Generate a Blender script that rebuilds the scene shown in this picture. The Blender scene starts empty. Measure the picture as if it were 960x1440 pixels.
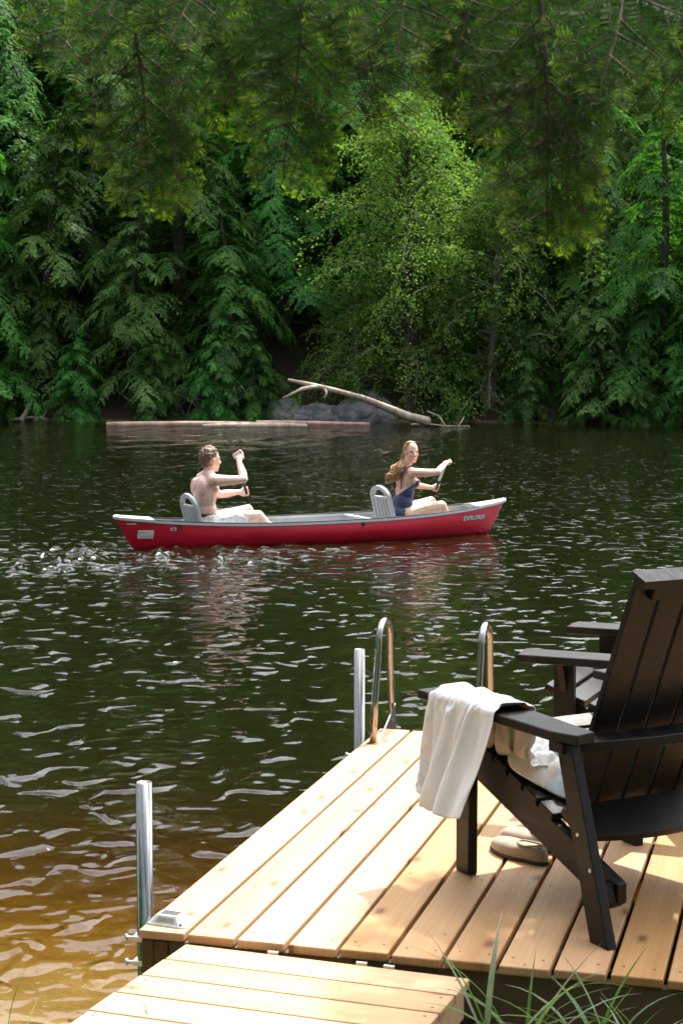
import bpy, bmesh, math, random
import numpy as np
from mathutils import Vector, Matrix, noise as mnoise

random.seed(7)
np.random.seed(7)
SC = bpy.context.scene
COL = SC.collection
R = math.radians

# ------------------------------------------------------------------ camera
# World axes are the dock's own: X across the boards, Y along them (away
# from the shore), Z up, origin at the dock's shore-side left corner.
WATER = -0.25
cam_d = bpy.data.cameras.new('camera')
cam = bpy.data.objects.new('camera', cam_d)
COL.objects.link(cam)
cam.location = (1.8709, -4.5121, 1.6517)
cam.rotation_euler = (math.pi / 2 - 0.08762, 0, 0.27162)
cam_d.sensor_fit = 'VERTICAL'
cam_d.sensor_height = 36.0
cam_d.sensor_width = 24.0
cam_d.lens = 59.89
cam_d.clip_start = 0.05
cam_d.clip_end = 600
cam_d.dof.use_dof = True
cam_d.dof.focus_distance = 12.0
cam_d.dof.aperture_fstop = 16.0
SC.camera = cam

# ------------------------------------------------------------------ light
SUN_HEAD = 0.30           # radians to the right of +Y, towards the far bank
SUN_EL = R(57)
sun_dir = Vector((math.sin(SUN_HEAD) * math.cos(SUN_EL),
                  math.cos(SUN_HEAD) * math.cos(SUN_EL), math.sin(SUN_EL)))
world = bpy.data.worlds.new('World')
SC.world = world
world.use_nodes = True
wn = world.node_tree
sky = wn.nodes.new('ShaderNodeTexSky')
sky.sky_type = 'NISHITA'
sky.sun_disc = False
sky.sun_elevation = SUN_EL
sky.sun_rotation = SUN_HEAD
sky.air_density = 1.0
sky.dust_density = 2.0
sky.ozone_density = 1.0
# thin bright summer cloud all over the sky
wtc = wn.nodes.new('ShaderNodeTexCoord')
wno = wn.nodes.new('ShaderNodeTexNoise')
wno.inputs['Scale'].default_value = 3.2
wno.inputs['Detail'].default_value = 6
wno.inputs['Roughness'].default_value = 0.6
wn.links.new(wtc.outputs['Generated'], wno.inputs['Vector'])
wra = wn.nodes.new('ShaderNodeValToRGB')
wra.color_ramp.elements[0].position = 0.36
wra.color_ramp.elements[0].color = (0.15, 0.15, 0.15, 1)
wra.color_ramp.elements[1].position = 0.62
wra.color_ramp.elements[1].color = (0.9, 0.9, 0.9, 1)
wn.links.new(wno.outputs[0], wra.inputs[0])
wmx = wn.nodes.new('ShaderNodeMix')
wmx.data_type = 'RGBA'
# lit cloud scatters forward: brighter towards the sun
wdot = wn.nodes.new('ShaderNodeVectorMath')
wdot.operation = 'DOT_PRODUCT'
wdot.inputs[1].default_value = sun_dir
wnrm = wn.nodes.new('ShaderNodeVectorMath')
wnrm.operation = 'NORMALIZE'
wn.links.new(wtc.outputs['Generated'], wnrm.inputs[0])
wn.links.new(wnrm.outputs[0], wdot.inputs[0])
wmp = wn.nodes.new('ShaderNodeMapRange')
wmp.interpolation_type = 'SMOOTHSTEP'
wmp.inputs['From Min'].default_value = 0.45
wmp.inputs['From Max'].default_value = 1.0
wmp.inputs['To Min'].default_value = 4.2
wmp.inputs['To Max'].default_value = 34.0
wn.links.new(wdot.outputs['Value'], wmp.inputs['Value'])
wcc = wn.nodes.new('ShaderNodeCombineColor')
for k in range(3):
    wn.links.new(wmp.outputs[0], wcc.inputs[k])
wn.links.new(wcc.outputs[0], wmx.inputs[7])
wn.links.new(wra.outputs[0], wmx.inputs[0])
wn.links.new(sky.outputs[0], wmx.inputs[6])
wn.links.new(wmx.outputs[2], wn.nodes['Background'].inputs[0])
wn.nodes['Background'].inputs[1].default_value = 0.13
sun_d = bpy.data.lights.new('sun', 'SUN')
sun_d.energy = 5.0
sun_d.angle = R(0.55)
sun_d.color = (1.0, 0.95, 0.86)
sun = bpy.data.objects.new('sun', sun_d)
COL.objects.link(sun)
sun.rotation_euler = (-sun_dir).to_track_quat('-Z', 'Y').to_euler()
sun.location = (6, 10, 20)
SC.view_settings.view_transform = 'Standard'
SC.view_settings.look = 'None'
SC.view_settings.exposure = 0.95
SC.view_settings.gamma = 1.0
SC.render.engine = 'CYCLES'
SC.render.resolution_x = 682
SC.render.resolution_y = 1024
SC.cycles.max_bounces = 6
SC.cycles.diffuse_bounces = 2
SC.cycles.glossy_bounces = 3
SC.cycles.transmission_bounces = 3
SC.cycles.volume_bounces = 0
SC.cycles.use_adaptive_sampling = True
SC.cycles.adaptive_threshold = 0.03
SC.cycles.adaptive_min_samples = 16
SC.cycles.transparent_max_bounces = 8
SC.cycles.caustics_reflective = False
SC.cycles.caustics_refractive = False


# ------------------------------------------------------------------ helpers
def tag(o, label=None, cat=None, group=None, kind=None):
    if label: o['label'] = label
    if cat: o['category'] = cat
    if group: o['group'] = group
    if kind: o['kind'] = kind
    return o


def empty(name, loc=(0, 0, 0), rz=0.0):
    o = bpy.data.objects.new(name, None)
    o.empty_display_size = 0.1
    o.location = loc
    o.rotation_euler = (0, 0, rz)
    COL.objects.link(o)
    return o


def link(name, me, mat=None, parent=None, smooth=False):
    if mat is not None and len(me.materials) == 0:
        for m in (mat if isinstance(mat, (list, tuple)) else [mat]):
            me.materials.append(m)
    if smooth:
        me.polygons.foreach_set('use_smooth', [True] * len(me.polygons))
    o = bpy.data.objects.new(name, me)
    COL.objects.link(o)
    if parent is not None:
        o.parent = parent
    return o


def mesh_np(name, V, Fq):
    """numpy verts (N,3), faces (M,k)"""
    V = np.asarray(V, np.float32)
    Fq = np.asarray(Fq, np.int32)
    me = bpy.data.meshes.new(name)
    k = Fq.shape[1]
    me.vertices.add(len(V))
    me.vertices.foreach_set('co', V.ravel())
    me.loops.add(Fq.size)
    me.loops.foreach_set('vertex_index', Fq.ravel())
    me.polygons.add(len(Fq))
    me.polygons.foreach_set('loop_start', np.arange(0, Fq.size, k, dtype=np.int32))
    me.update(calc_edges=True)
    me.validate()
    return me


class MB:
    def __init__(self):
        self.v, self.f = [], []

    def add(self, vs, fs):
        n = len(self.v)
        self.v += [tuple(p) for p in vs]
        self.f += [tuple(i + n for i in f) for f in fs]
        return self

    def box(self, x0, x1, y0, y1, z0, z1, M=None):
        vs = [Vector(p) for p in ((x0, y0, z0), (x1, y0, z0), (x1, y1, z0), (x0, y1, z0),
                                  (x0, y0, z1), (x1, y0, z1), (x1, y1, z1), (x0, y1, z1))]
        if M is not None:
            vs = [M @ p for p in vs]
        return self.add(vs, [(3, 2, 1, 0), (4, 5, 6, 7), (0, 1, 5, 4), (1, 2, 6, 5), (2, 3, 7, 6), (3, 0, 4, 7)])

    def prism(self, poly, fn, d0, d1):
        """poly 2D list -> fn(u,v,d)"""
        n = len(poly)
        vs = [fn(u, v, d0) for u, v in poly] + [fn(u, v, d1) for u, v in poly]
        fs = [tuple(range(n - 1, -1, -1)), tuple(range(n, 2 * n))]
        fs += [(i, (i + 1) % n, n + (i + 1) % n, n + i) for i in range(n)]
        return self.add(vs, fs)

    def tube(self, pts, rad, n=10, caps=True):
        pts = [Vector(p) for p in pts]
        if not isinstance(rad, (list, tuple)):
            rad = [rad] * len(pts)
        vs, fs = [], []
        up = None
        for i, p in enumerate(pts):
            t = (pts[min(i + 1, len(pts) - 1)] - pts[max(i - 1, 0)]).normalized()
            if up is None:
                up = Vector((0, 0, 1)) if abs(t.z) < 0.9 else Vector((1, 0, 0))
            a = t.cross(up)
            if a.length < 1e-6:
                a = t.orthogonal()
            a.normalize()
            b = a.cross(t).normalized()
            up = b
            for k in range(n):
                q = 2 * math.pi * k / n
                vs.append(p + (a * math.cos(q) + b * math.sin(q)) * rad[i])
        for i in range(len(pts) - 1):
            for k in range(n):
                fs.append((i * n + k, i * n + (k + 1) % n, (i + 1) * n + (k + 1) % n, (i + 1) * n + k))
        if caps:
            fs.append(tuple(range(n - 1, -1, -1)))
            fs.append(tuple(range((len(pts) - 1) * n, len(pts) * n)))
        return self.add(vs, fs)

    def ball(self, c, r, nu=14, nv=9, M=None):
        if not hasattr(r, '__len__'):
            r = (r, r, r)
        vs, fs = [], []
        c = Vector(c)
        for j in range(nv + 1):
            th = math.pi * j / nv
            for i in range(nu):
                ph = 2 * math.pi * i / nu
                d = Vector((r[0] * math.sin(th) * math.cos(ph), r[1] * math.sin(th) * math.sin(ph), r[2] * math.cos(th)))
                vs.append(c + ((M @ d) if M is not None else d))
        for j in range(nv):
            for i in range(nu):
                fs.append((j * nu + i, (j + 1) * nu + i, (j + 1) * nu + (i + 1) % nu, j * nu + (i + 1) % nu))
        return self.add(vs, fs)

    def capsule(self, p0, r0, p1, r1, n=12):
        p0, p1 = Vector(p0), Vector(p1)
        t = (p1 - p0)
        L = t.length
        t = t / L if L > 1e-6 else Vector((0, 0, 1))
        pts, rad = [], []
        for a in (-85, -60, -30, 0):
            pts.append(p0 + t * r0 * math.sin(R(a))); rad.append(r0 * math.cos(R(a)))
        for a in (0, 30, 60, 85):
            pts.append(p1 + t * r1 * math.sin(R(a))); rad.append(r1 * math.cos(R(a)))
        return self.tube(pts, rad, n)

    def mesh(self, name, bevel=0.0, seg=1, weld=False):
        me = bpy.data.meshes.new(name)
        if bevel or weld:
            bm = bmesh.new()
            vv = [bm.verts.new(p) for p in self.v]
            for f in self.f:
                try:
                    bm.faces.new([vv[i] for i in f])
                except ValueError:
                    pass
            if weld:
                bmesh.ops.remove_doubles(bm, verts=bm.verts, dist=1e-4)
            if bevel:
                bmesh.ops.recalc_face_normals(bm, faces=bm.faces)
                es = [e for e in bm.edges if len(e.link_faces) == 2 and e.calc_face_angle(0) > 0.5]
                bmesh.ops.bevel(bm, geom=es, offset=bevel, segments=seg, profile=0.5, affect='EDGES')
            bm.to_mesh(me)
            bm.free()
        else:
            me.from_pydata([tuple(p) for p in self.v], [], self.f)
        me.update()
        return me

    def build(self, name, mat, parent=None, bevel=0.0, seg=1, smooth=False, weld=False):
        return link(name, self.mesh(name, bevel, seg, weld), mat, parent, smooth)


def fuse(mb, name, voxel, smooth=6):
    """one continuous skin over overlapping volumes"""
    me = mb.mesh(name)
    o = bpy.data.objects.new(name, me)
    COL.objects.link(o)
    m = o.modifiers.new('remesh', 'REMESH')
    m.mode = 'VOXEL'
    m.voxel_size = voxel
    s = o.modifiers.new('smooth', 'SMOOTH')
    s.iterations = smooth
    s.factor = 0.5
    dg = bpy.context.evaluated_depsgraph_get()
    out = bpy.data.meshes.new_from_object(o.evaluated_get(dg))
    bpy.data.objects.remove(o)
    bpy.data.meshes.remove(me)
    out.name = name
    return out


def keep_faces(me, test):
    bm = bmesh.new()
    bm.from_mesh(me)
    dead = [f for f in bm.faces if not test(f.calc_center_median())]
    bmesh.ops.delete(bm, geom=dead, context='FACES')
    bm.to_mesh(me)
    bm.free()
    return me


# ------------------------------------------------------------------ materials
class NT:
    def __init__(self, name):
        self.m = bpy.data.materials.new(name)
        self.m.use_nodes = True
        self.t = self.m.node_tree
        self.p = self.t.nodes['Principled BSDF']
        self.out = self.t.nodes['Material Output']

    def n(self, kind, **kw):
        x = self.t.nodes.new(kind)
        for k, v in kw.items():
            setattr(x, k, v)
        return x

    def l(self, a, b):
        self.t.links.new(a, b)

    def set(self, node, **kw):
        for k, v in kw.items():
            node.inputs[k.replace('_', ' ')].default_value = v

    def noise(self, vec, scale, detail=4, rough=0.55, dist=0.0):
        x = self.n('ShaderNodeTexNoise')
        x.inputs['Scale'].default_value = scale
        x.inputs['Detail'].default_value = detail
        x.inputs['Roughness'].default_value = rough
        x.inputs['Distortion'].default_value = dist
        if vec is not None:
            self.l(vec, x.inputs['Vector'])
        return x

    def ramp(self, fac, stops):
        x = self.n('ShaderNodeValToRGB')
        e = x.color_ramp.elements
        while len(e) < len(stops):
            e.new(0.5)
        for i, (p, c) in enumerate(stops):
            e[i].position = p
            e[i].color = (*c, 1) if len(c) == 3 else c
        self.l(fac, x.inputs[0])
        return x

    def mapping(self, src, scale=(1, 1, 1), loc=(0, 0, 0)):
        x = self.n('ShaderNodeMapping')
        x.inputs['Scale'].default_value = scale
        x.inputs['Location'].default_value = loc
        self.l(src, x.inputs['Vector'])
        return x

    def mix(self, fac, a, b, mode='MIX'):
        x = self.n('ShaderNodeMix', data_type='RGBA', blend_type=mode)
        for sock, val in ((x.inputs[0], fac), (x.inputs[6], a), (x.inputs[7], b)):
            if hasattr(val, 'is_output'):
                self.l(val, sock)
            elif isinstance(val, (int, float)):
                sock.default_value = val
            else:
                sock.default_value = (*val, 1)
        return x.outputs[2]

    def math(self, op, a, b=None, c=None, clamp=False):
        x = self.n('ShaderNodeMath', operation=op, use_clamp=clamp)
        for i, v in enumerate((a, b, c)):
            if v is None:
                continue
            if hasattr(v, 'is_output'):
                self.l(v, x.inputs[i])
            else:
                x.inputs[i].default_value = v
        return x.outputs[0]

    def bump(self, h, strength=0.3, dist=0.01, nrm=None):
        b = self.n('ShaderNodeBump')
        b.inputs['Strength'].default_value = strength
        b.inputs['Distance'].default_value = dist
        self.l(h, b.inputs['Height'])
        if nrm is not None:
            self.l(nrm, b.inputs['Normal'])
        return b.outputs[0]


def mat_plain(name, col, rough=0.6, metal=0.0, var=0.12, scale=18.0, bump=0.0, coat=0.0, spec=0.5, sheen=0.0, sss=0.0):
    q = NT(name)
    tc = q.n('ShaderNodeTexCoord')
    nz = q.noise(tc.outputs['Object'], scale, 5)
    dark = tuple(c * (1 - var) for c in col)
    lite = tuple(min(1, c * (1 + var)) for c in col)
    r = q.ramp(nz.outputs[0], [(0.3, dark), (0.7, lite)])
    q.l(r.outputs[0], q.p.inputs['Base Color'])
    q.set(q.p, Roughness=rough, Metallic=metal)
    q.p.inputs['Specular IOR Level'].default_value = spec
    q.p.inputs['Coat Weight'].default_value = coat
    if sheen:
        q.p.inputs['Sheen Weight'].default_value = sheen
    if sss:
        q.p.inputs['Subsurface Weight'].default_value = sss
        q.p.inputs['Subsurface Radius'].default_value = (0.02, 0.008, 0.004)
        q.p.inputs['Subsurface Scale'].default_value = 0.5
    if bump:
        n2 = q.noise(tc.outputs['Object'], scale * 6, 4)
        q.l(q.bump(n2.outputs[0], bump, 0.003), q.p.inputs['Normal'])
    return q.m


def mat_wood(name, pale, mid, knot, axis, rough=0.62):
    """fresh softwood, grain along axis (0 = x, 1 = y)"""
    q = NT(name)
    tc = q.n('ShaderNodeTexCoord')
    oi = q.n('ShaderNodeObjectInfo')
    off = q.n('ShaderNodeVectorMath', operation='MULTIPLY_ADD')
    cb = q.n('ShaderNodeCombineXYZ')
    for i, k in enumerate((37.0, 53.0, 19.0)):
        q.l(q.math('MULTIPLY', oi.outputs['Random'], k), cb.inputs[i])
    off.inputs[1].default_value = (1, 1, 1)
    q.l(tc.outputs['Object'], off.inputs[0])
    q.l(cb.outputs[0], off.inputs[2])
    s1 = [9, 9, 9]; s1[axis] = 0.55
    s2 = [70, 70, 70]; s2[axis] = 1.6
    g1 = q.noise(q.mapping(off.outputs[0], s1).outputs[0], 1.0, 3, 0.5, 0.6)
    g2 = q.noise(q.mapping(off.outputs[0], s2).outputs[0], 1.0, 4, 0.6, 0.3)
    band = q.n('ShaderNodeTexWave', wave_type='BANDS', bands_direction='X' if axis == 1 else 'Y')
    sb = [14, 14, 14]; sb[axis] = 0.45
    q.l(q.mapping(off.outputs[0], sb).outputs[0], band.inputs['Vector'])
    band.inputs['Scale'].default_value = 1.1
    band.inputs['Distortion'].default_value = 5.5
    band.inputs['Detail'].default_value = 3
    band.inputs['Detail Scale'].default_value = 0.8
    base = q.ramp(g1.outputs[0], [(0.25, mid), (0.7, pale)])
    c = q.mix(q.math('MULTIPLY', band.outputs['Fac'], 0.16), base.outputs[0], tuple(m * 0.8 for m in mid))
    c = q.mix(q.math('MULTIPLY', g2.outputs[0], 0.22), c, tuple(m * 0.7 for m in mid))
    # knots: rare voronoi cells, stretched a little along the grain
    sk = [9, 9, 9]; sk[axis] = 4.2
    vo = q.n('ShaderNodeTexVoronoi', feature='F1', voronoi_dimensions='2D')
    vo.inputs['Scale'].default_value = 0.62
    q.l(q.mapping(off.outputs[0], sk).outputs[0], vo.inputs['Vector'])
    kn = q.ramp(vo.outputs['Distance'], [(0.045, (1, 1, 1)), (0.085, (0.35, 0.35, 0.35)), (0.16, (0, 0, 0))])
    gate = q.math('GREATER_THAN', q.n('ShaderNodeSeparateColor').outputs[0], 0.5)
    sc = gate.node.inputs[0].links[0].from_node
    q.l(vo.outputs['Color'], sc.inputs[0])
    gate.node.inputs[1].default_value = 0.5
    kf = q.math('MULTIPLY', kn.outputs[0], gate)
    c = q.mix(q.math('MULTIPLY', kf, 0.8), c, knot)
    hsv = q.n('ShaderNodeHueSaturation')
    q.l(c, hsv.inputs['Color'])
    q.l(q.math('MULTIPLY_ADD', oi.outputs['Random'], 0.26, 0.87), hsv.inputs['Value'])
    q.l(q.math('MULTIPLY_ADD', oi.outputs['Random'], -0.25, 1.1), hsv.inputs['Saturation'])
    # scuffs and damp smudges
    sm = q.noise(off.outputs[0], 5.5, 6, 0.65)
    sr = q.ramp(sm.outputs[0], [(0.58, (0, 0, 0)), (0.78, (1, 1, 1))])
    c2 = q.mix(q.math('MULTIPLY', sr.outputs[0], 0.5), hsv.outputs[0], tuple(m * 0.6 for m in mid))
    q.l(c2, q.p.inputs['Base Color'])
    q.set(q.p, Roughness=rough)
    q.p.inputs['Specular IOR Level'].default_value = 0.35
    h = q.math('ADD', g2.outputs[0], q.math('MULTIPLY', kf, -0.8))
    q.l(q.bump(h, 0.35, 0.0025), q.p.inputs['Normal'])
    return q.m


def mat_leaf(name, dark, lite, tip=None, trans=0.45, scale=1.3, rough=0.5, hue=0.04, gloss=0.012):
    q = NT(name)
    q.t.nodes.remove(q.p)
    tc = q.n('ShaderNodeTexCoord')
    oi = q.n('ShaderNodeObjectInfo')
    geo = q.n('ShaderNodeNewGeometry')
    nz = q.noise(tc.outputs['Object'], scale, 4, 0.6)
    n2 = q.noise(tc.outputs['Object'], scale * 14, 2, 0.6)
    f = q.math('ADD', q.math('MULTIPLY', nz.outputs[0], 0.7), q.math('MULTIPLY', n2.outputs[0], 0.35))
    r = q.ramp(f, [(0.38, dark), (0.68, lite)])
    c = r.outputs[0]
    if tip is not None:
        at = q.n('ShaderNodeAttribute', attribute_name='tip')
        c = q.mix(at.outputs['Fac'], c, tip)
    hsv = q.n('ShaderNodeHueSaturation')
    q.l(c, hsv.inputs['Color'])
    q.l(q.math('MULTIPLY_ADD', oi.outputs['Random'], hue, 0.5 - hue / 2), hsv.inputs['Hue'])
    q.l(q.math('MULTIPLY_ADD', oi.outputs['Random'], 0.5, 0.75), hsv.inputs['Value'])
    d = q.n('ShaderNodeBsdfDiffuse')
    t = q.n('ShaderNodeBsdfTranslucent')
    g = q.n('ShaderNodeBsdfGlossy')
    g.inputs['Roughness'].default_value = rough
    q.l(hsv.outputs[0], d.inputs[0])
    tc2 = q.mix(1.0, hsv.outputs[0], (1.15, 1.3, 0.6), 'MULTIPLY')
    q.l(tc2, t.inputs[0])
    m1 = q.n('ShaderNodeMixShader'); m1.inputs[0].default_value = trans
    q.l(d.outputs[0], m1.inputs[1]); q.l(t.outputs[0], m1.inputs[2])
    m2 = q.n('ShaderNodeMixShader'); m2.inputs[0].default_value = gloss
    q.l(m1.outputs[0], m2.inputs[1]); q.l(g.outputs[0], m2.inputs[2])
    q.l(m2.outputs[0], q.out.inputs['Surface'])
    return q.m


def mat_bark(name, a, b, scale=6.0, bump=0.7):
    q = NT(name)
    tc = q.n('ShaderNodeTexCoord')
    nz = q.noise(q.mapping(tc.outputs['Object'], (1, 1, 0.35)).outputs[0], scale, 6, 0.65)
    r = q.ramp(nz.outputs[0], [(0.3, a), (0.7, b)])
    q.l(r.outputs[0], q.p.inputs['Base Color'])
    q.set(q.p, Roughness=0.9)
    q.l(q.bump(nz.outputs[0], bump, 0.03), q.p.inputs['Normal'])
    return q.m


M = {}
M['plank'] = mat_wood('cedar_plank', (0.58, 0.350, 0.175), (0.43, 0.225, 0.095), (0.14, 0.05, 0.018), 1)
M['plank_x'] = mat_wood('cedar_ramp_plank', (0.60, 0.37, 0.185), (0.46, 0.255, 0.115), (0.18, 0.07, 0.025), 0)
M['joist'] = mat_wood('treated_joist', (0.12, 0.075, 0.028), (0.08, 0.05, 0.018), (0.04, 0.02, 0.01), 0)
M['black_wood'] = None
M['alu'] = mat_plain('brushed_aluminium', (0.36, 0.36, 0.345), 0.16, 1.0, 0.06, 30, 0.03)
M['galv'] = mat_plain('galvanised_steel', (0.55, 0.56, 0.56), 0.42, 1.0, 0.18, 60, 0.06)
M['rust'] = mat_plain('rusted_fixing', (0.30, 0.14, 0.05), 0.8, 0.2, 0.4, 60, 0.2)
M['screw'] = mat_plain('screw_head', (0.14, 0.10, 0.07), 0.5, 0.5, 0.2, 90)
M['red'] = None
M['grey_plastic'] = mat_plain('grey_moulded_plastic', (0.40, 0.41, 0.42), 0.5, 0, 0.08, 6, 0.05)
M['pale_plastic'] = mat_plain('pale_grey_trim', (0.50, 0.52, 0.54), 0.42, 0, 0.08, 8)
M['black_plastic'] = mat_plain('black_trim', (0.014, 0.014, 0.016), 0.45, 0, 0.2, 8)
M['white_print'] = mat_plain('white_decal', (0.78, 0.78, 0.78), 0.45, 0, 0.03, 20)
M['dark_print'] = mat_plain('dark_decal', (0.03, 0.03, 0.035), 0.45, 0, 0.1, 20)
M['skin_man'] = mat_plain('skin_fair', (0.76, 0.50, 0.41), 0.5, 0, 0.14, 9, 0.08, sss=0.15)
M['skin_woman'] = mat_plain('skin_warm', (0.72, 0.45, 0.33), 0.48, 0, 0.15, 9, 0.08, sss=0.15)
M['navy'] = mat_plain('navy_swim_fabric', (0.016, 0.034, 0.085), 0.6, 0, 0.15, 20, 0.1, sheen=0.2)
M['white_cloth'] = mat_plain('white_cotton', (0.78, 0.77, 0.75), 0.85, 0, 0.05, 9, 0.25, sheen=0.2)
M['cream_cloth'] = mat_plain('off_white_fleece', (0.66, 0.645, 0.635), 0.9, 0, 0.05, 8, 0.3, sheen=0.3)
M['blue_cloth'] = mat_plain('pale_blue_denim', (0.50, 0.60, 0.68), 0.9, 0, 0.12, 26, 0.35, sheen=0.2)
M['hair_brown'] = mat_plain('brown_hair', (0.16, 0.085, 0.045), 0.5, 0, 0.65, 60, 0.8)
M['hair_blond'] = mat_plain('blond_hair', (0.34, 0.185, 0.075), 0.5, 0, 0.4, 45, 0.5)
M['eye'] = mat_plain('dark_eye', (0.02, 0.015, 0.012), 0.2, 0, 0.1, 50)
M['lip'] = mat_plain('lip', (0.42, 0.12, 0.09), 0.45, 0, 0.1, 50)
M['teeth'] = mat_plain('teeth', (0.8, 0.77, 0.7), 0.3, 0, 0.02, 50)
M['suede'] = mat_plain('beige_suede', (0.34, 0.26, 0.19), 0.9, 0, 0.12, 20, 0.3, sheen=0.3)
M['sole'] = mat_plain('dark_sole', (0.05, 0.04, 0.035), 0.8, 0, 0.2, 20)
M['glass_dark'] = mat_plain('solar_panel', (0.10, 0.10, 0.11), 0.15, 0, 0.2, 12, coat=0.5)
M['lens'] = mat_plain('lamp_lens', (0.30, 0.28, 0.25), 0.2, 0, 0.2, 30, coat=0.5)
M['hemlock'] = mat_leaf('hemlock_needles', (0.016, 0.066, 0.015), (0.125, 0.310, 0.050), None, 0.45, 0.9)
M['hemlock_pale'] = mat_leaf('pale_hemlock_needles', (0.055, 0.14, 0.04), (0.20, 0.37, 0.09), None, 0.45, 0.9)
M['broadleaf'] = mat_leaf('birch_leaves', (0.065, 0.17, 0.035), (0.25, 0.43, 0.080), None, 0.5, 0.8)
M['fir'] = mat_leaf('fir_needles', (0.012, 0.050, 0.008), (0.040, 0.125, 0.016), (0.36, 0.58, 0.03), 0.6, 6.0, 0.45, 0.02, 0.008)
M['bark'] = mat_bark('conifer_bark', (0.035, 0.026, 0.02), (0.10, 0.08, 0.065))
M['bark_pale'] = mat_bark('birch_bark', (0.10, 0.09, 0.075), (0.32, 0.29, 0.25), 4)
M['twig'] = mat_bark('twig_bark', (0.04, 0.024, 0.013), (0.11, 0.065, 0.035), 40, 0.3)
M['dead'] = mat_bark('dead_wood', (0.22, 0.17, 0.12), (0.55, 0.46, 0.36), 5)
M['log'] = mat_bark('floating_log', (0.30, 0.18, 0.13), (0.58, 0.40, 0.30), 3)
M['rock'] = mat_bark('grey_rock', (0.07, 0.07, 0.075), (0.30, 0.29, 0.29), 2.2, 1.0)
M['grass'] = mat_leaf('grass_blade', (0.06, 0.14, 0.015), (0.14, 0.26, 0.03), None, 0.5, 5.0, 0.4, 0.06, 0.05)
M['grass_pale'] = mat_leaf('pale_grass_blade', (0.16, 0.22, 0.12), (0.30, 0.36, 0.22), None, 0.4, 5.0, 0.4, 0.03, 0.06)
M['straw'] = mat_leaf('dry_grass', (0.30, 0.26, 0.14), (0.45, 0.40, 0.24), None, 0.4, 5.0, 0.5, 0.03, 0.03)


def mat_black_wood():
    q = NT('black_stained_wood')
    tc = q.n('ShaderNodeTexCoord')
    nz = q.noise(tc.outputs['Object'], 22, 6, 0.65)
    st = q.noise(q.mapping(tc.outputs['Object'], (30, 3, 30)).outputs[0], 2.0, 4, 0.6)
    r = q.ramp(nz.outputs[0], [(0.3, (0.0045, 0.0040, 0.0039)), (0.75, (0.014, 0.0118, 0.0102))])
    q.l(r.outputs[0], q.p.inputs['Base Color'])
    rr = q.ramp(st.outputs[0], [(0.3, (0.34,) * 3), (0.7, (0.5,) * 3)])
    q.p.inputs['Specular IOR Level'].default_value = 0.26
    q.l(rr.outputs[0], q.p.inputs['Roughness'])
    q.l(q.bump(q.math('ADD', nz.outputs[0], st.outputs[0]), 0.3, 0.002), q.p.inputs['Normal'])
    return q.m


M['black_wood'] = mat_black_wood()


def mat_hull():
    q = NT('red_hull_plastic')
    tc = q.n('ShaderNodeTexCoord')
    big = q.noise(tc.outputs['Object'], 1.6, 4, 0.6)
    sc = q.noise(q.mapping(tc.outputs['Object'], (3, 60, 75)).outputs[0], 1.0, 4, 0.7)
    sp = q.n('ShaderNodeSeparateXYZ')
    q.l(tc.outputs['Object'], sp.inputs[0])
    base = q.ramp(big.outputs[0], [(0.3, (0.50, 0.006, 0.026)), (0.7, (0.64, 0.010, 0.038))])
    fine = q.ramp(sc.outputs[0], [(0.66, (0, 0, 0)), (0.74, (1, 1, 1))])
    low = q.ramp(sp.outputs[2], [(0.0, (1, 1, 1)), (0.16, (0.12, 0.12, 0.12))])
    c = q.mix(q.math('MULTIPLY', q.math('MULTIPLY', fine.outputs[0], low.outputs[0]), 0.4), base.outputs[0], (0.66, 0.24, 0.24))
    tide = q.ramp(q.math('ADD', sp.outputs[2], q.math('MULTIPLY', big.outputs[0], 0.03)), [(0.0, (1, 1, 1)), (0.045, (0, 0, 0))])
    c = q.mix(q.math('MULTIPLY', tide.outputs[0], 0.45), c, (0.16, 0.02, 0.02))
    q.l(c, q.p.inputs['Base Color'])
    rr = q.ramp(big.outputs[0], [(0.3, (0.28,) * 3), (0.7, (0.45,) * 3)])
    q.l(rr.outputs[0], q.p.inputs['Roughness'])
    q.p.inputs['Coat Weight'].default_value = 0.2
    n3 = q.noise(tc.outputs['Object'], 5, 3)
    q.l(q.bump(n3.outputs[0], 0.35, 0.012), q.p.inputs['Normal'])
    return q.m


M['red'] = mat_hull()

# ------------------------------------------------------------------ terrain


def shore(x):
    s = -0.30 + 0.05 * np.sin(x * 1.7 + 0.6) + 0.03 * np.sin(x * 4.1)
    s = s + 0.55 * np.clip((x - 0.1) / 1.1, 0, 1) + np.where(x > 2.0, (x - 2.0) * 0.9, 0)
    s = np.minimum(s, 9 + 0.12 * x)
    return s - np.where(x < -3, (-3 - x) * 0.05, 0)


def bank(x):
    return 48.9 - np.clip(-13 - x, 0, 200) * 0.26 - 0.02 * np.clip(-13 - x - 8, 0, 60) ** 2 + 0.5 * np.sin(x * 0.45) + 0.3 * np.sin(x * 1.3 + 1)


def ground_z(x, y):
    x = np.asarray(x, float); y = np.asarray(y, float)
    d = y - shore(x)
    d2 = y - bank(x)
    land = WATER + 0.42 * (1 - np.exp(np.minimum(d, 0) / 1.9))
    bed = WATER - 2.4 * (1 - np.exp(-np.maximum(d, 0) / 11.0)) * (1 - np.exp(np.minimum(d2, 0) / 2.5))
    far = WATER + np.minimum(np.maximum(d2, 0), 1.2) * 0.6 + 0.50 * np.maximum(d2 - 1.2, 0) * (1 - 0.0022 * np.clip(d2, 0, 120))
    z = np.where(d < 0, land, np.where(d2 > 0, far, bed))
    z = z + 0.02 * np.sin(x * 5.3 + y * 2.1) * np.sin(y * 4.7 - x) * (np.abs(d) > 0.3)
    return z


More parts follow.
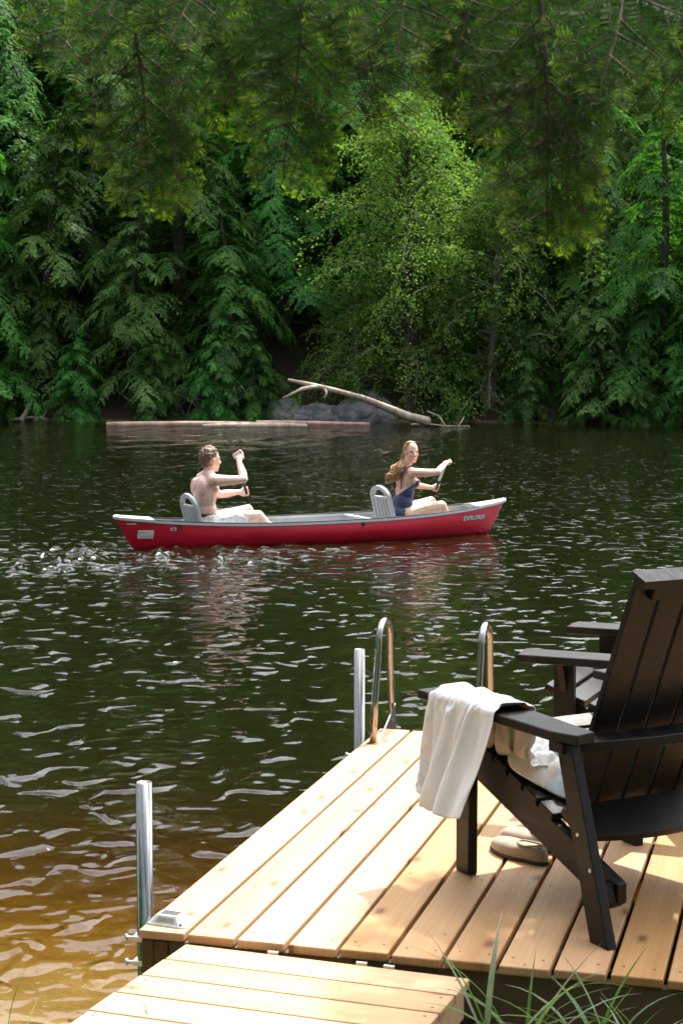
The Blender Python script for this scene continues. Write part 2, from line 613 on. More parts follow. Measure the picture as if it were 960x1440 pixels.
def graded(lo, hi, f0, f1, fine, grow):
    a = list(np.arange(f0, f1, fine))
    s, x = fine, f1
    while x < hi:
        a.append(x); s *= grow; x += s
    a.append(hi)
    s, x = fine, f0 - fine
    while x > lo:
        a.insert(0, x); s *= grow; x -= s
    a.insert(0, lo)
    return np.array(a)


def build_ground():
    xs = graded(-220, 220, -3, 5, 0.12, 1.06)
    ys = np.concatenate([graded(-160, 40, -3, 4, 0.12, 1.07), np.arange(41, 62, 0.7), graded(62.5, 260, 63, 64, 1.2, 1.1)])
    ys = np.unique(ys)
    X, Y = np.meshgrid(xs, ys)
    Z = ground_z(X, Y)
    V = np.stack([X.ravel(), Y.ravel(), Z.ravel()], 1)
    nx, ny = len(xs), len(ys)
    i = np.arange(nx - 1)[None, :] + np.arange(ny - 1)[:, None] * nx
    i = i.ravel()
    Fq = np.stack([i, i + 1, i + nx + 1, i + nx], 1)
    q = NT('shore_and_bed')
    g = q.n('ShaderNodeNewGeometry')
    sp = q.n('ShaderNodeSeparateXYZ')
    q.l(g.outputs['Position'], sp.inputs[0])
    n1 = q.noise(g.outputs['Position'], 2.5, 6, 0.65)
    n2 = q.noise(g.outputs['Position'], 30, 5, 0.6)
    sand = q.ramp(n1.outputs[0], [(0.3, (0.19, 0.12, 0.052)), (0.7, (0.32, 0.215, 0.105))])
    sand2 = q.mix(q.math('MULTIPLY', n2.outputs[0], 0.5), sand.outputs[0], (0.17, 0.11, 0.05))
    soil = q.ramp(n2.outputs[0], [(0.3, (0.025, 0.018, 0.010)), (0.75, (0.075, 0.055, 0.03))])
    wet = q.ramp(q.math('ADD', sp.outputs[2], 0.26), [(0.0, (0, 0, 0)), (0.10, (1, 1, 1))])
    q.l(q.mix(wet.outputs[0], sand2, soil.outputs[0]), q.p.inputs['Base Color'])
    q.set(q.p, Roughness=0.95)
    q.l(q.bump(n2.outputs[0], 0.6, 0.03), q.p.inputs['Normal'])
    o = link('ground', mesh_np('ground', V, Fq), q.m, None, True)
    tag(o, 'sandy shore and river bed rising to the wooded far bank', 'ground', kind='structure')


build_ground()


CANOE_O = Vector((-3.2395, 13.014, WATER))
CANOE_RZ = R(43.0)


def build_water():
    q = NT('river_water')
    q.t.nodes.remove(q.p)
    g = q.n('ShaderNodeNewGeometry')
    pos = g.outputs['Position']
    # wind ripples in several sizes, crests mostly across the view
    rot = q.n('ShaderNodeMapping')
    rot.inputs['Rotation'].default_value = (0, 0, -0.35)
    q.l(pos, rot.inputs['Vector'])
    a = q.noise(q.mapping(rot.outputs[0], (2.3, 2.7, 1)).outputs[0], 1.0, 1, 0.45, 0.5)
    b = q.noise(q.mapping(rot.outputs[0], (6.2, 6.4, 1), (3, 7, 0)).outputs[0], 1.0, 1, 0.4, 0.6)
    c = q.noise(q.mapping(rot.outputs[0], (17, 16, 1), (11, 2, 0)).outputs[0], 1.0, 1, 0.4, 0.5)
    gust = q.noise(q.mapping(pos, (0.22, 0.12, 1)).outputs[0], 1.0, 3, 0.55)
    gr = q.ramp(gust.outputs[0], [(0.3, (0.5,) * 3), (0.7, (1.0, 1.0, 1.0))])
    # churned water round the canoe and behind its stern
    tocanoe = q.n('ShaderNodeMapping', vector_type='TEXTURE')
    tocanoe.inputs['Location'].default_value = (CANOE_O.x, CANOE_O.y, 0)
    tocanoe.inputs['Rotation'].default_value = (0, 0, CANOE_RZ)
    q.l(pos, tocanoe.inputs['Vector'])
    el = q.n('ShaderNodeVectorMath', operation='MULTIPLY_ADD')
    el.inputs[1].default_value = (0.30, 0.55, 0)
    el.inputs[2].default_value = (0.30 * 2.3, 0.55 * 0.5, 0)
    q.l(tocanoe.outputs[0], el.inputs[0])
    ln = q.n('ShaderNodeVectorMath', operation='LENGTH')
    q.l(el.outputs[0], ln.inputs[0])
    wake = q.ramp(ln.outputs['Value'], [(0.35, (1, 1, 1)), (1.0, (0, 0, 0))])
    amp = q.math('MULTIPLY_ADD', wake.outputs[0], 1.9, gr.outputs[0])
    h = q.math('ADD', q.math('MULTIPLY', a.outputs[0], 0.70), q.math('MULTIPLY', b.outputs[0], 0.36))
    h = q.math('ADD', h, q.math('MULTIPLY', c.outputs[0], 0.035))
    pk = q.noise(q.mapping(rot.outputs[0], (5.6, 5.0, 1), (5, 13, 0)).outputs[0], 1.0, 0, 0.4, 0.7)
    pr = q.ramp(pk.outputs[0], [(0.58, (0, 0, 0)), (0.80, (1, 1, 1))])
    pr.color_ramp.interpolation = 'EASE'
    h = q.math('ADD', q.math('MULTIPLY', h, 0.205), q.math('MULTIPLY', pr.outputs[0], 0.10))
    h = q.math('MULTIPLY', h, amp)
    fr = q.n('ShaderNodeFresnel')
    fr.inputs['IOR'].default_value = 1.33
    gl = q.n('ShaderNodeBsdfGlossy')
    gl.inputs['Roughness'].default_value = 0.02
    tr = q.n('ShaderNodeBsdfTransparent')
    mx = q.n('ShaderNodeMixShader')
    q.l(fr.outputs[0], mx.inputs[0])
    # fine silt near the surface scatters a little green-brown light back
    df = q.n('ShaderNodeBsdfDiffuse')
    df.inputs['Color'].default_value = (0.075, 0.085, 0.026, 1)
    body = q.n('ShaderNodeMixShader')
    body.inputs[0].default_value = 0.075
    q.l(tr.outputs[0], body.inputs[1])
    q.l(df.outputs[0], body.inputs[2])
    q.l(body.outputs[0], mx.inputs[1])
    q.l(gl.outputs[0], mx.inputs[2])
    q.l(mx.outputs[0], q.out.inputs['Surface'])
    va = q.n('ShaderNodeVolumeAbsorption')
    va.inputs['Color'].default_value = (0.72, 0.60, 0.10, 1)
    va.inputs['Density'].default_value = 2.5
    q.l(va.outputs[0], q.out.inputs['Volume'])
    ds = q.n('ShaderNodeDisplacement')
    ds.inputs['Midlevel'].default_value = 0.16
    ds.inputs['Scale'].default_value = 0.17
    q.l(h, ds.inputs['Height'])
    q.l(ds.outputs[0], q.out.inputs['Displacement'])
    q.m.displacement_method = 'BOTH'
    xs = graded(-200, 200, -5.5, 2.6, 0.03, 1.05)
    ys = graded(-20, 75, -0.4, 8.5, 0.03, 1.035)
    X, Y = np.meshgrid(xs, ys)
    nx, ny = len(xs), len(ys)
    V = np.stack([X.ravel(), Y.ravel(), np.full(X.size, WATER)], 1)
    i = (np.arange(nx - 1)[None, :] + np.arange(ny - 1)[:, None] * nx).ravel()
    Fq = np.stack([i, i + 1, i + nx + 1, i + nx], 1)
    # closed body below, so that the water absorbs light with depth
    n0 = len(V)
    rim = list(range(nx)) + [nx * k + nx - 1 for k in range(1, ny)] + [nx * (ny - 1) + k for k in range(nx - 2, -1, -1)] + [nx * k for k in range(ny - 2, 0, -1)]
    low = V[rim].copy(); low[:, 2] = -9
    m = len(rim)
    side = [(rim[k], n0 + k, n0 + (k + 1) % m, rim[(k + 1) % m]) for k in range(m)]
    V = np.concatenate([V, low, [[0, 30, -9]]])
    bot = [(n0 + (k + 1) % m, n0 + k, n0 + m, n0 + m) for k in range(m)]
    me = bpy.data.meshes.new('water')
    me.from_pydata(V.tolist(), [], Fq.tolist() + side + [b[:3] for b in bot])
    me.polygons.foreach_set('use_smooth', [k < len(Fq) for k in range(len(me.polygons))])
    o = link('water', me, q.m)
    tag(o, 'dark rippled river water, amber over the shallows', 'water', kind='structure')


build_water()

# ------------------------------------------------------------------ foliage


def quads_mesh(name, P, D, S, att=None):
    """diamond leaves: base P, length vector D, half width vector S"""
    n = len(P)
    V = np.empty((n, 4, 3), np.float32)
    V[:, 0] = P
    V[:, 1] = P + D * 0.45 + S
    V[:, 2] = P + D
    V[:, 3] = P + D * 0.45 - S
    Fq = np.arange(n * 4, dtype=np.int32).reshape(n, 4)
    me = mesh_np(name, V.reshape(-1, 3), Fq)
    if att is not None:
        a = me.attributes.new('tip', 'FLOAT', 'POINT')
        a.data.foreach_set('value', np.repeat(att.astype(np.float32), 4))
    return me


def nrmz(a):
    return a / np.maximum(np.linalg.norm(a, axis=-1, keepdims=True), 1e-9)


def tree_meshes(seed, H, Rad, nb, kind):
    """branch-and-spray tree: returns wood mesh and leaf mesh"""
    rg = np.random.default_rng(seed)
    wood = MB()
    lean = rg.normal(0, 0.03, 2)
    tp = [(lean[0] * z * z / H + 0.06 * math.sin(z * 0.9 + seed), lean[1] * z * z / H + 0.06 * math.cos(z * 0.7), z) for z in np.linspace(-0.6, H, 14)]
    r0 = 0.018 * H + 0.04
    wood.tube(tp, [max(0.012, r0 * (1 - max(0, p[2]) / H * 0.97)) for p in tp], 7)
    PP, DD, SS = [], [], []
    for ib in range(nb):
        if kind == 'hemlock':
            fz = (ib + rg.random()) / nb
            z = H * (0.05 + 0.94 * fz)
            prof = (1 - fz) ** 0.75 * (0.55 + 0.45 * min(1, fz * 6 + 0.5)) + 0.05
            L = Rad * prof * rg.uniform(0.5, 1.2)
            pitch = rg.uniform(0.0, 0.45) + 0.5 * fz ** 2
            droop = rg.uniform(0.5, 0.95)
        else:
            fz = ((ib + rg.random()) / nb) ** 0.85
            z = H * (0.03 + 0.93 * fz)
            prof = math.sin(math.pi * min(1, 0.22 + 0.78 * fz)) ** 0.6 + 0.1
            L = Rad * prof * rg.uniform(0.55, 1.15)
            pitch = rg.uniform(0.1, 0.7) + 0.5 * fz
            droop = rg.uniform(0.35, 0.85)
        az = ib * 2.399963 + rg.normal(0, 0.35)
        tx, ty = lean[0] * z * z / H, lean[1] * z * z / H
        h = np.array([math.cos(az), math.sin(az), 0.0])
        lat = np.array([-math.sin(az), math.cos(az), 0.0])
        o = np.array([tx, ty, z])
        bend = rg.normal(0, 0.12)

        def pt(t):
            t = np.asarray(t)[..., None]
            return o + h * L * t * math.cos(pitch) + lat * bend * L * t ** 2 + np.array([0, 0, L]) * (math.sin(pitch) * t - droop * t ** 2.2)
        if L > 0.35:
            ts = np.linspace(0, 0.96, 5)
            wood.tube([tuple(p) for p in pt(ts)], [max(0.005, 0.011 * L * (1 - 0.9 * t)) for t in ts], 4, False)
        step = 0.085 if kind == 'hemlock' else 0.16
        ns = max(4, int(L / step))
        t = 0.10 + 0.90 * (np.arange(ns) + rg.random(ns) * 0.8) / ns
        side = np.where(np.arange(ns) % 2 == 0, 1.0, -1.0)
        base = pt(t)
        tang = nrmz(pt(np.minimum(t + 0.03, 1.03)) - pt(t - 0.03))
        ang = rg.uniform(0.7, 1.15, ns)
        if kind == 'hemlock':
            ls = np.minimum(1.15, 0.50 * L * (1.08 - t) ** 0.85 * rg.uniform(0.7, 1.25, ns) + 0.12)
        else:
            ls = np.minimum(1.0, 0.40 * L * (1.1 - t) ** 0.7 * rg.uniform(0.6, 1.4, ns) + 0.16)
        rollv = rg.normal(0, 0.22 if kind == 'hemlock' else 0.6, ns)
        latv = lat[None] * np.cos(rollv)[:, None] + np.array([0, 0, 1.0])[None] * np.sin(rollv)[:, None]
        sd = nrmz(tang * np.cos(ang)[:, None] + latv * (side * np.sin(ang))[:, None])
        nt = 26 if kind == 'hemlock' else 13
        s = (np.arange(nt) + 0.4) / nt
        S_ = s[None, :] + rg.normal(0, 0.02, (ns, nt))
        dr = rg.uniform(0.25, 0.55, ns)[:, None] if kind == 'hemlock' else rg.uniform(0.15, 0.6, ns)[:, None]
        bp = base[:, None, :] + sd[:, None, :] * (ls[:, None] * S_)[..., None]
        bp[..., 2] -= dr * ls[:, None] * S_ ** 2
        sd2 = np.repeat(sd[:, None, :], nt, 1).copy()
        sd2[..., 2] -= 2 * dr * S_
        sd2 = nrmz(sd2)
        up = nrmz(np.cross(tang, sd))
        up *= np.where(up[:, 2:3] < 0, -1, 1)
        plane = nrmz(np.cross(up[:, None, :], sd2))
        alt = np.where((np.arange(nt) % 2 == 0), 1.0, -1.0)[None, :]
        if kind == 'hemlock':
            a2 = rg.uniform(0.4, 1.1, (ns, nt))
            ll = (0.060 + 0.095 * (1 - S_) * np.minimum(1, ls[:, None] / 0.5)) * rg.uniform(0.6, 1.4, (ns, nt))
            ld = sd2 * np.cos(a2)[..., None] + plane * (alt * np.sin(a2))[..., None]
            ld[..., 2] -= rg.uniform(0.0, 0.35, (ns, nt))
            ld = nrmz(ld)
            wv = nrmz(np.cross(np.repeat(up[:, None, :], nt, 1) + rg.normal(0, 0.25, (ns, nt, 3)), ld))
            hw = ll * 0.26
        else:
            a2 = rg.uniform(0.3, 1.3, (ns, nt))
            ll = rg.uniform(0.075, 0.125, (ns, nt))
            ld = sd2 * np.cos(a2)[..., None] + plane * (alt * np.sin(a2))[..., None] + rg.normal(0, 0.35, (ns, nt, 3))
            ld[..., 2] -= 0.35
            ld = nrmz(ld)
            wv = nrmz(np.cross(np.array([0, 0, 1.0]) + rg.normal(0, 0.5, (ns, nt, 3)), ld))
            hw = ll * 0.33
            bp = bp + rg.normal(0, 0.035, (ns, nt, 3))
        PP.append(bp.reshape(-1, 3)); DD.append((ld * ll[..., None]).reshape(-1, 3)); SS.append((wv * hw[..., None]).reshape(-1, 3))
    leaves = quads_mesh('crown', np.concatenate(PP), np.concatenate(DD), np.concatenate(SS))
    return wood.mesh('trunk'), leaves


PROTO = {}


def proto(key, *a):
    if key not in PROTO:
        PROTO[key] = tree_meshes(*a)
    return PROTO[key]


proto('h1', 11, 12.5, 3.9, 84, 'hemlock')
proto('h2', 12, 14.0, 4.3, 92, 'hemlock')
proto('h3', 13, 9.5, 3.3, 74, 'hemlock')
proto('hs', 14, 4.6, 1.35, 62, 'hemlock')
proto('d1', 21, 10.5, 4.1, 150, 'broad')
proto('d2', 22, 7.0, 3.0, 90, 'broad')


def tree(name, key, leafmat, barkmat, x, y, scale, rz, label, group=None, sz=1.0):
    t = empty(name, (x, y, float(ground_z(x, y)) - 0.05), rz)
    t.scale = (scale, scale, scale * sz)
    wood, leaves = PROTO[key]
    for nm, me, mt in (('trunk', wood, barkmat), ('crown', leaves, leafmat)):
        o = bpy.data.objects.new(nm, me)
        if len(me.materials) == 0:
            me.materials.append(mt)
        o.material_slots[0].link = 'OBJECT'
        o.material_slots[0].material = mt
        COL.objects.link(o)
        o.parent = t
    tag(t, label, 'tree', group)
    return t


CAMP = Vector(cam.location)
_fw = Vector((-math.sin(0.27162) * math.cos(0.08762), math.cos(0.27162) * math.cos(0.08762), -math.sin(0.08762)))
_rt = Vector((math.cos(0.27162), math.sin(0.27162), 0))
_up = _rt.cross(_fw)


def ray(px, py):
    return _fw + _rt * ((px - 480) / 2395.6) + _up * ((720 - py) / 2395.6)


def on_plane(px, py, z):
    d = ray(px, py)
    return CAMP + d * ((z - CAMP.z) / d.z)


def at_depth(px, py, D):
    return CAMP + ray(px, py) * D


def bank_spot(px, back):
    """point a given distance behind the far waterline, in the direction of a photo column"""
    d = ray(px, 592)
    t = 50.0
    for _ in range(30):
        p = CAMP + d * t
        t += (float(bank(p.x)) + back - p.y) / d.y
    p = CAMP + d * t
    return p.x, p.y


def far_trees():
    H, HP, D_ = M['hemlock'], M['hemlock_pale'], M['broadleaf']
    G = 'hemlocks lining the far bank'
    FRONT_LABEL = {60: 'hemlock with drooping boughs right behind the broken snag in the water',
                   185: 'paler hemlock hanging its boughs over the long pinkish log',
                   130: 'taller hemlock standing between the snag and the pale hemlock',
                   255: 'tall hemlock behind the middle of the long pinkish log',
                   330: 'shorter dark hemlock beside the grey boulders and dead limb',
                   400: 'tall hemlock rising behind the dead limb and boulders',
                   745: 'short hemlock next to the bushy leafy tree',
                   800: 'tall hemlock directly behind the slim pale young hemlock',
                   930: 'hemlock beside the slim pale young hemlock, away from the leafy trees',
                   985: 'short hemlock at the far waterline behind the chair back'}
    front = [
        ('h1', H, -60, 1.2, 1.0, 0.3), ('h3', H, 60, 1.6, 1.05, 1.9), ('h3', HP, 185, 0.9, 0.72, 0.4),
        ('h2', H, 255, 2.6, 1.0, 2.2), ('h3', H, 330, 1.5, 0.8, 4.0), ('h1', H, 130, 4.5, 1.1, 5.1),
        ('h2', H, 400, 5.0, 1.05, 0.9), ('h1', H, 930, 1.3, 0.85, 3.0), ('h2', H, 800, 3.6, 1.0, 1.4),
        ('h2', H, 1050, 2.0, 0.95, 5.0), ('h3', H, 745, 1.4, 0.55, 2.5), ('h3', H, 985, 0.8, 0.62, 0.2),
    ]
    for key, m, px, back, s, rz in front:
        x, y = bank_spot(px, back)
        lab = FRONT_LABEL.get(px)
        tree('hemlock_tree', key, m, M['bark'], x, y, s, rz, lab or 'dark green hemlock with drooping boughs over the far waterline', None if lab else G)
    for px, back, sc_, rz in ((20, -0.1, 0.42, 1.0), (110, 0.0, 0.38, 3.0), (215, -0.2, 0.40, 0.0), (300, -0.1, 0.42, 2.0), (360, 0.2, 0.36, 5.0),
                              (640, 0.2, 0.36, 1.5), (740, -0.1, 0.36, 4.0), (820, 0.0, 0.40, 0.7), (905, -0.1, 0.38, 2.2), (960, 0.0, 0.42, 3.3)):
        x, y = bank_spot(px, back)
        tree('young_hemlock', 'h3', H, M['bark'], x, y, sc_, rz, 'low young hemlock overhanging the water at the far waterline', 'young hemlocks at the far waterline')
    x, y = bank_spot(852, -0.1)
    tree('hemlock_sapling', 'hs', HP, M['bark'], x, y, 1.3, 0.5, 'slim pale green young hemlock leaning out in front of dark hemlocks', sz=1.0).rotation_euler = (R(-4), R(-5), 0.5)
    x, y = bank_spot(575, 0.7)
    tree('broadleaf_tree', 'd1', D_, M['bark'], x, y, 1.0, 0.8, 'big pale green leafy tree arching over the dead branch and rocks')
    x, y = bank_spot(690, 1.0)
    tree('broadleaf_tree', 'd2', D_, M['bark_pale'], x, y, 1.12, 2.6, 'smaller bushy leafy tree beside the big pale leafy tree')
    x, y = bank_spot(500, 0.7)
    tree('leafy_shrub', 'd2', D_, M['bark_pale'], x, y, 0.62, 4.1, 'low leafy bush in front of the big pale leafy tree')
    rg = random.Random(3)
    G2 = 'hemlocks up the far hillside'
    for back, n, lo, hi in ((6.5, 9, -260, 1240), (11, 9, -320, 1320), (16, 9, -380, 1400), (23, 9, -450, 1480)):
        for i in range(n):
            px = lo + (hi - lo) * (i + 0.5 + rg.uniform(-0.3, 0.3)) / n
            x, y = bank_spot(px, back + rg.uniform(-1.5, 1.5))
            tree('hemlock_tree', rg.choice(['h1', 'h2', 'h2', 'h3']), H if rg.random() < 0.75 else HP, M['bark'], x, y,
                 rg.uniform(0.9, 1.2) + back * 0.022, rg.uniform(0, 6.28), 'tall hemlock standing on the wooded slope behind the bank trees', G2)
    for px, back in ((-330, 2.0), (-480, 3), (-640, 2), (1260, 2), (1400, 3), (1560, 2), (-900, 4), (1800, 4), (-190, 1.5), (1160, 1.5)):
        x, y = bank_spot(px, back)
        tree('hemlock_tree', rg.choice(['h1', 'h2']), H, M['bark'], x, y, rg.uniform(0.95, 1.2), rg.uniform(0, 6), 'dark green hemlock with drooping boughs over the far waterline', G)


far_trees()


def near_woods():
    rg = random.Random(8)
    for i in range(10):
        x = -28 - i * 3.6
        y = float(bank(x)) + 2 + 2.5 * (i % 2)
        tree('hemlock_tree', rg.choice(['h1', 'h2']), M['hemlock'], M['bark'], x, y, rg.uniform(1.0, 1.3), rg.uniform(0, 6), 'hemlock round the river bend upstream of the floating logs', 'hemlocks round the river bend')
    for x, y in ((-9, -6), (-14, -5), (-20, -6.5), (-27, -6), (-5.5, -9)):
        tree('hemlock_tree', rg.choice(['h1', 'h2']), M['hemlock'], M['bark'], x, y, rg.uniform(0.9, 1.15), rg.uniform(0, 6), 'hemlock in the woods on the near shore facing the dock', 'hemlocks in the near woods')
    for i in range(10):
        a = -math.pi / 2 + (i - 4.5) * 0.31 + rg.uniform(-.06, .06)
        r = rg.uniform(10.5, 15)
        x, y = 1.9 + r * math.cos(a), -3.0 + r * math.sin(a)
        tree('hemlock_tree', rg.choice(['h1', 'h2']), M['hemlock'], M['bark'], x, y, rg.uniform(0.9, 1.15), rg.uniform(0, 6), 'hemlock in the woods on the near shore facing the dock', 'hemlocks in the near woods')


near_woods()


def noisy_ball(name, c, r, seed, mat, parent=None, amp=0.34, sub=4):
    bm = bmesh.new()
    bmesh.ops.create_icosphere(bm, subdivisions=sub, radius=1)
    for v in bm.verts:
        n = mnoise.noise(v.co * 1.3 + Vector((seed, 0, 0))) + 0.5 * mnoise.noise(v.co * 3.1 + Vector((0, seed, 0))) + 0.22 * abs(mnoise.noise(v.co * 7.0 + Vector((0, seed, 1))))
        k = 1 + amp * n
        v.co = Vector((v.co.x * r[0] * k, v.co.y * r[1] * k, v.co.z * r[2] * k))
    me = bpy.data.meshes.new(name)
    bm.to_mesh(me); bm.free()
    o = link(name, me, mat, parent, False)
    o.location = c
    return o


def far_bits():
    # floating logs against the far bank
    for i, (x0, x1, y, r, lab) in enumerate(((150, 430, 598.5, 0.10, 'long pinkish stripped log floating against the far bank'),
                                            (360, 520, 597.0, 0.09, 'shorter pale log floating in front of the grey rocks'))):
        a, b = on_plane(x0, y, WATER), on_plane(x1, y, WATER)
        pts = [a.lerp(b, t) + Vector((0, 0.05 * math.sin(5 * t + i), 0.02 + 0.02 * math.sin(3 * t + i))) for t in np.linspace(0, 1, 9)]
        mb = MB().tube(pts, [r * (0.75 + 0.25 * math.sin(1 + 2.5 * t)) for t in np.linspace(0, 1, 9)], 10)
        tag(mb.build('floating_log', M['log'], smooth=True), lab, 'log')
    a, b = on_plane(285, 600.5, WATER), on_plane(432, 600, WATER)
    pts = [a.lerp(b, t) + Vector((0, 0, 0.02)) for t in np.linspace(0, 1, 7)]
    tag(MB().tube(pts, [0.06, .09, .1, .1, .09, .08, .05], 8).build('floating_log', M['dead'], smooth=True), 'thin grey log lying against the long pinkish log', 'log')
    for i, (px, back, r, lab) in enumerate(((452, -0.25, (0.62, 0.5, 0.48), 'rounded grey boulder at the foot of the dead branch'),
                                            (497, -0.1, (0.85, 0.6, 0.62), 'largest grey boulder under the dead branch'),
                                            (518, 0.55, (0.95, 0.6, 0.75), 'dark boulder behind the largest grey boulder'),
                                            (395, 0.5, (1.2, 0.7, 0.55), 'dark boulder in shade under the hemlock boughs'))):
        x, y = bank_spot(px, back)
        tag(noisy_ball('boulder', (x, y, WATER + 0.08), r, i * 3.7, M['rock']), lab, 'rock')
    # fallen dead tree
    D0 = bank(-11) + 0
    t = empty('dead_branch', on_plane(560, 584, 0.1))
    base = t.location.copy()

    def P(px, py, D):
        return at_depth(px, py, D) - base
    D = (base - CAMP).dot(_fw)
    main = [P(602, 593, D + .3), P(575, 586, D), P(545, 574, D - .1), P(510, 560, D - .3), P(470, 549, D - .5), P(440, 542, D - .7), P(405, 534, D - .8)]
    MB().tube(main, [0.14, 0.13, 0.11, 0.09, 0.08, 0.075, 0.04], 8).build('limb', M['dead'], t, smooth=True)
    MB().tube([P(448, 543, D - .7), P(425, 547, D - 1.0), P(398, 560, D - 1.2)], [0.065, 0.06, 0.035], 7).build('fork', M['dead'], t, smooth=True)
    MB().tube([P(455, 545, D - .6), P(459, 552, D - .7), P(456, 560, D - .8)], [0.05, 0.04, 0.02], 6).build('stub', M['dead'], t, smooth=True)
    tag(t, 'bleached fallen dead tree limb leaning over the grey boulders', 'dead tree')
    # dead twigs by the water
    t = empty('driftwood_branch', on_plane(620, 599, WATER))
    base = t.location.copy(); D = (base - CAMP).dot(_fw)
    for pl, r in (([(578, 597), (600, 596), (625, 599), (660, 599)], 0.035), ([(625, 598), (617, 585), (600, 578)], 0.025),
                  ([(645, 598), (650, 590), (652, 586)], 0.02), ([(600, 597), (590, 590), (578, 588)], 0.02)):
        MB().tube([P(x, y, D - 0.4 + 0.1 * i) for i, (x, y) in enumerate(pl)], [r * (1 - 0.2 * i) for i in range(len(pl))], 5).build('twig', M['dead'], t)
    tag(t, 'bare pale driftwood twigs at the waterline under the leafy trees', 'driftwood')
    t = empty('stump_snag', on_plane(45, 592, WATER))
    base = t.location.copy(); D = (base - CAMP).dot(_fw)
    for pl, r in (([(30, 592), (37, 580), (42, 568)], 0.10), ([(15, 590), (40, 587), (62, 585), (66, 578)], 0.05), ([(48, 591), (58, 588), (66, 590)], 0.09)):
        MB().tube([P(x, y, D - 0.2 + 0.1 * i) for i, (x, y) in enumerate(pl)], [r * (1 - 0.2 * i) for i in range(len(pl))], 6).build('snag', M['dead'], t)
    tag(t, 'broken dead snag poking from the water below the hemlocks', 'driftwood')
    # bare hanging twigs under the hemlock boughs
    rg = random.Random(5)
    for i, px in enumerate((205, 250, 262, 290, 318, 720, 880, 905)):
        x, y = bank_spot(px, 0.3)
        t = empty('dead_twig_bush', (x, y, WATER + 0.1))
        for k in range(5):
            a = rg.uniform(-1.2, 1.2)
            pts = [(0, 0, 0), (0.3 * math.sin(a), -0.3, 0.45), (0.8 * math.sin(a), -0.5, 0.8 + rg.uniform(-.2, .3)), (1.2 * math.sin(a), -0.7, 0.9 + rg.uniform(-.5, .4))]
            MB().tube(pts, [0.025, 0.02, 0.014, 0.007], 4).build('twig', M['bark_pale'], t)
        tag(t, 'bare dead twigs in the shade beneath the bank hemlocks', 'bush', 'bare twigs beneath the bank hemlocks')


far_bits()

# ------------------------------------------------------------------ dock
PIT = 0.152
DL = 2.85


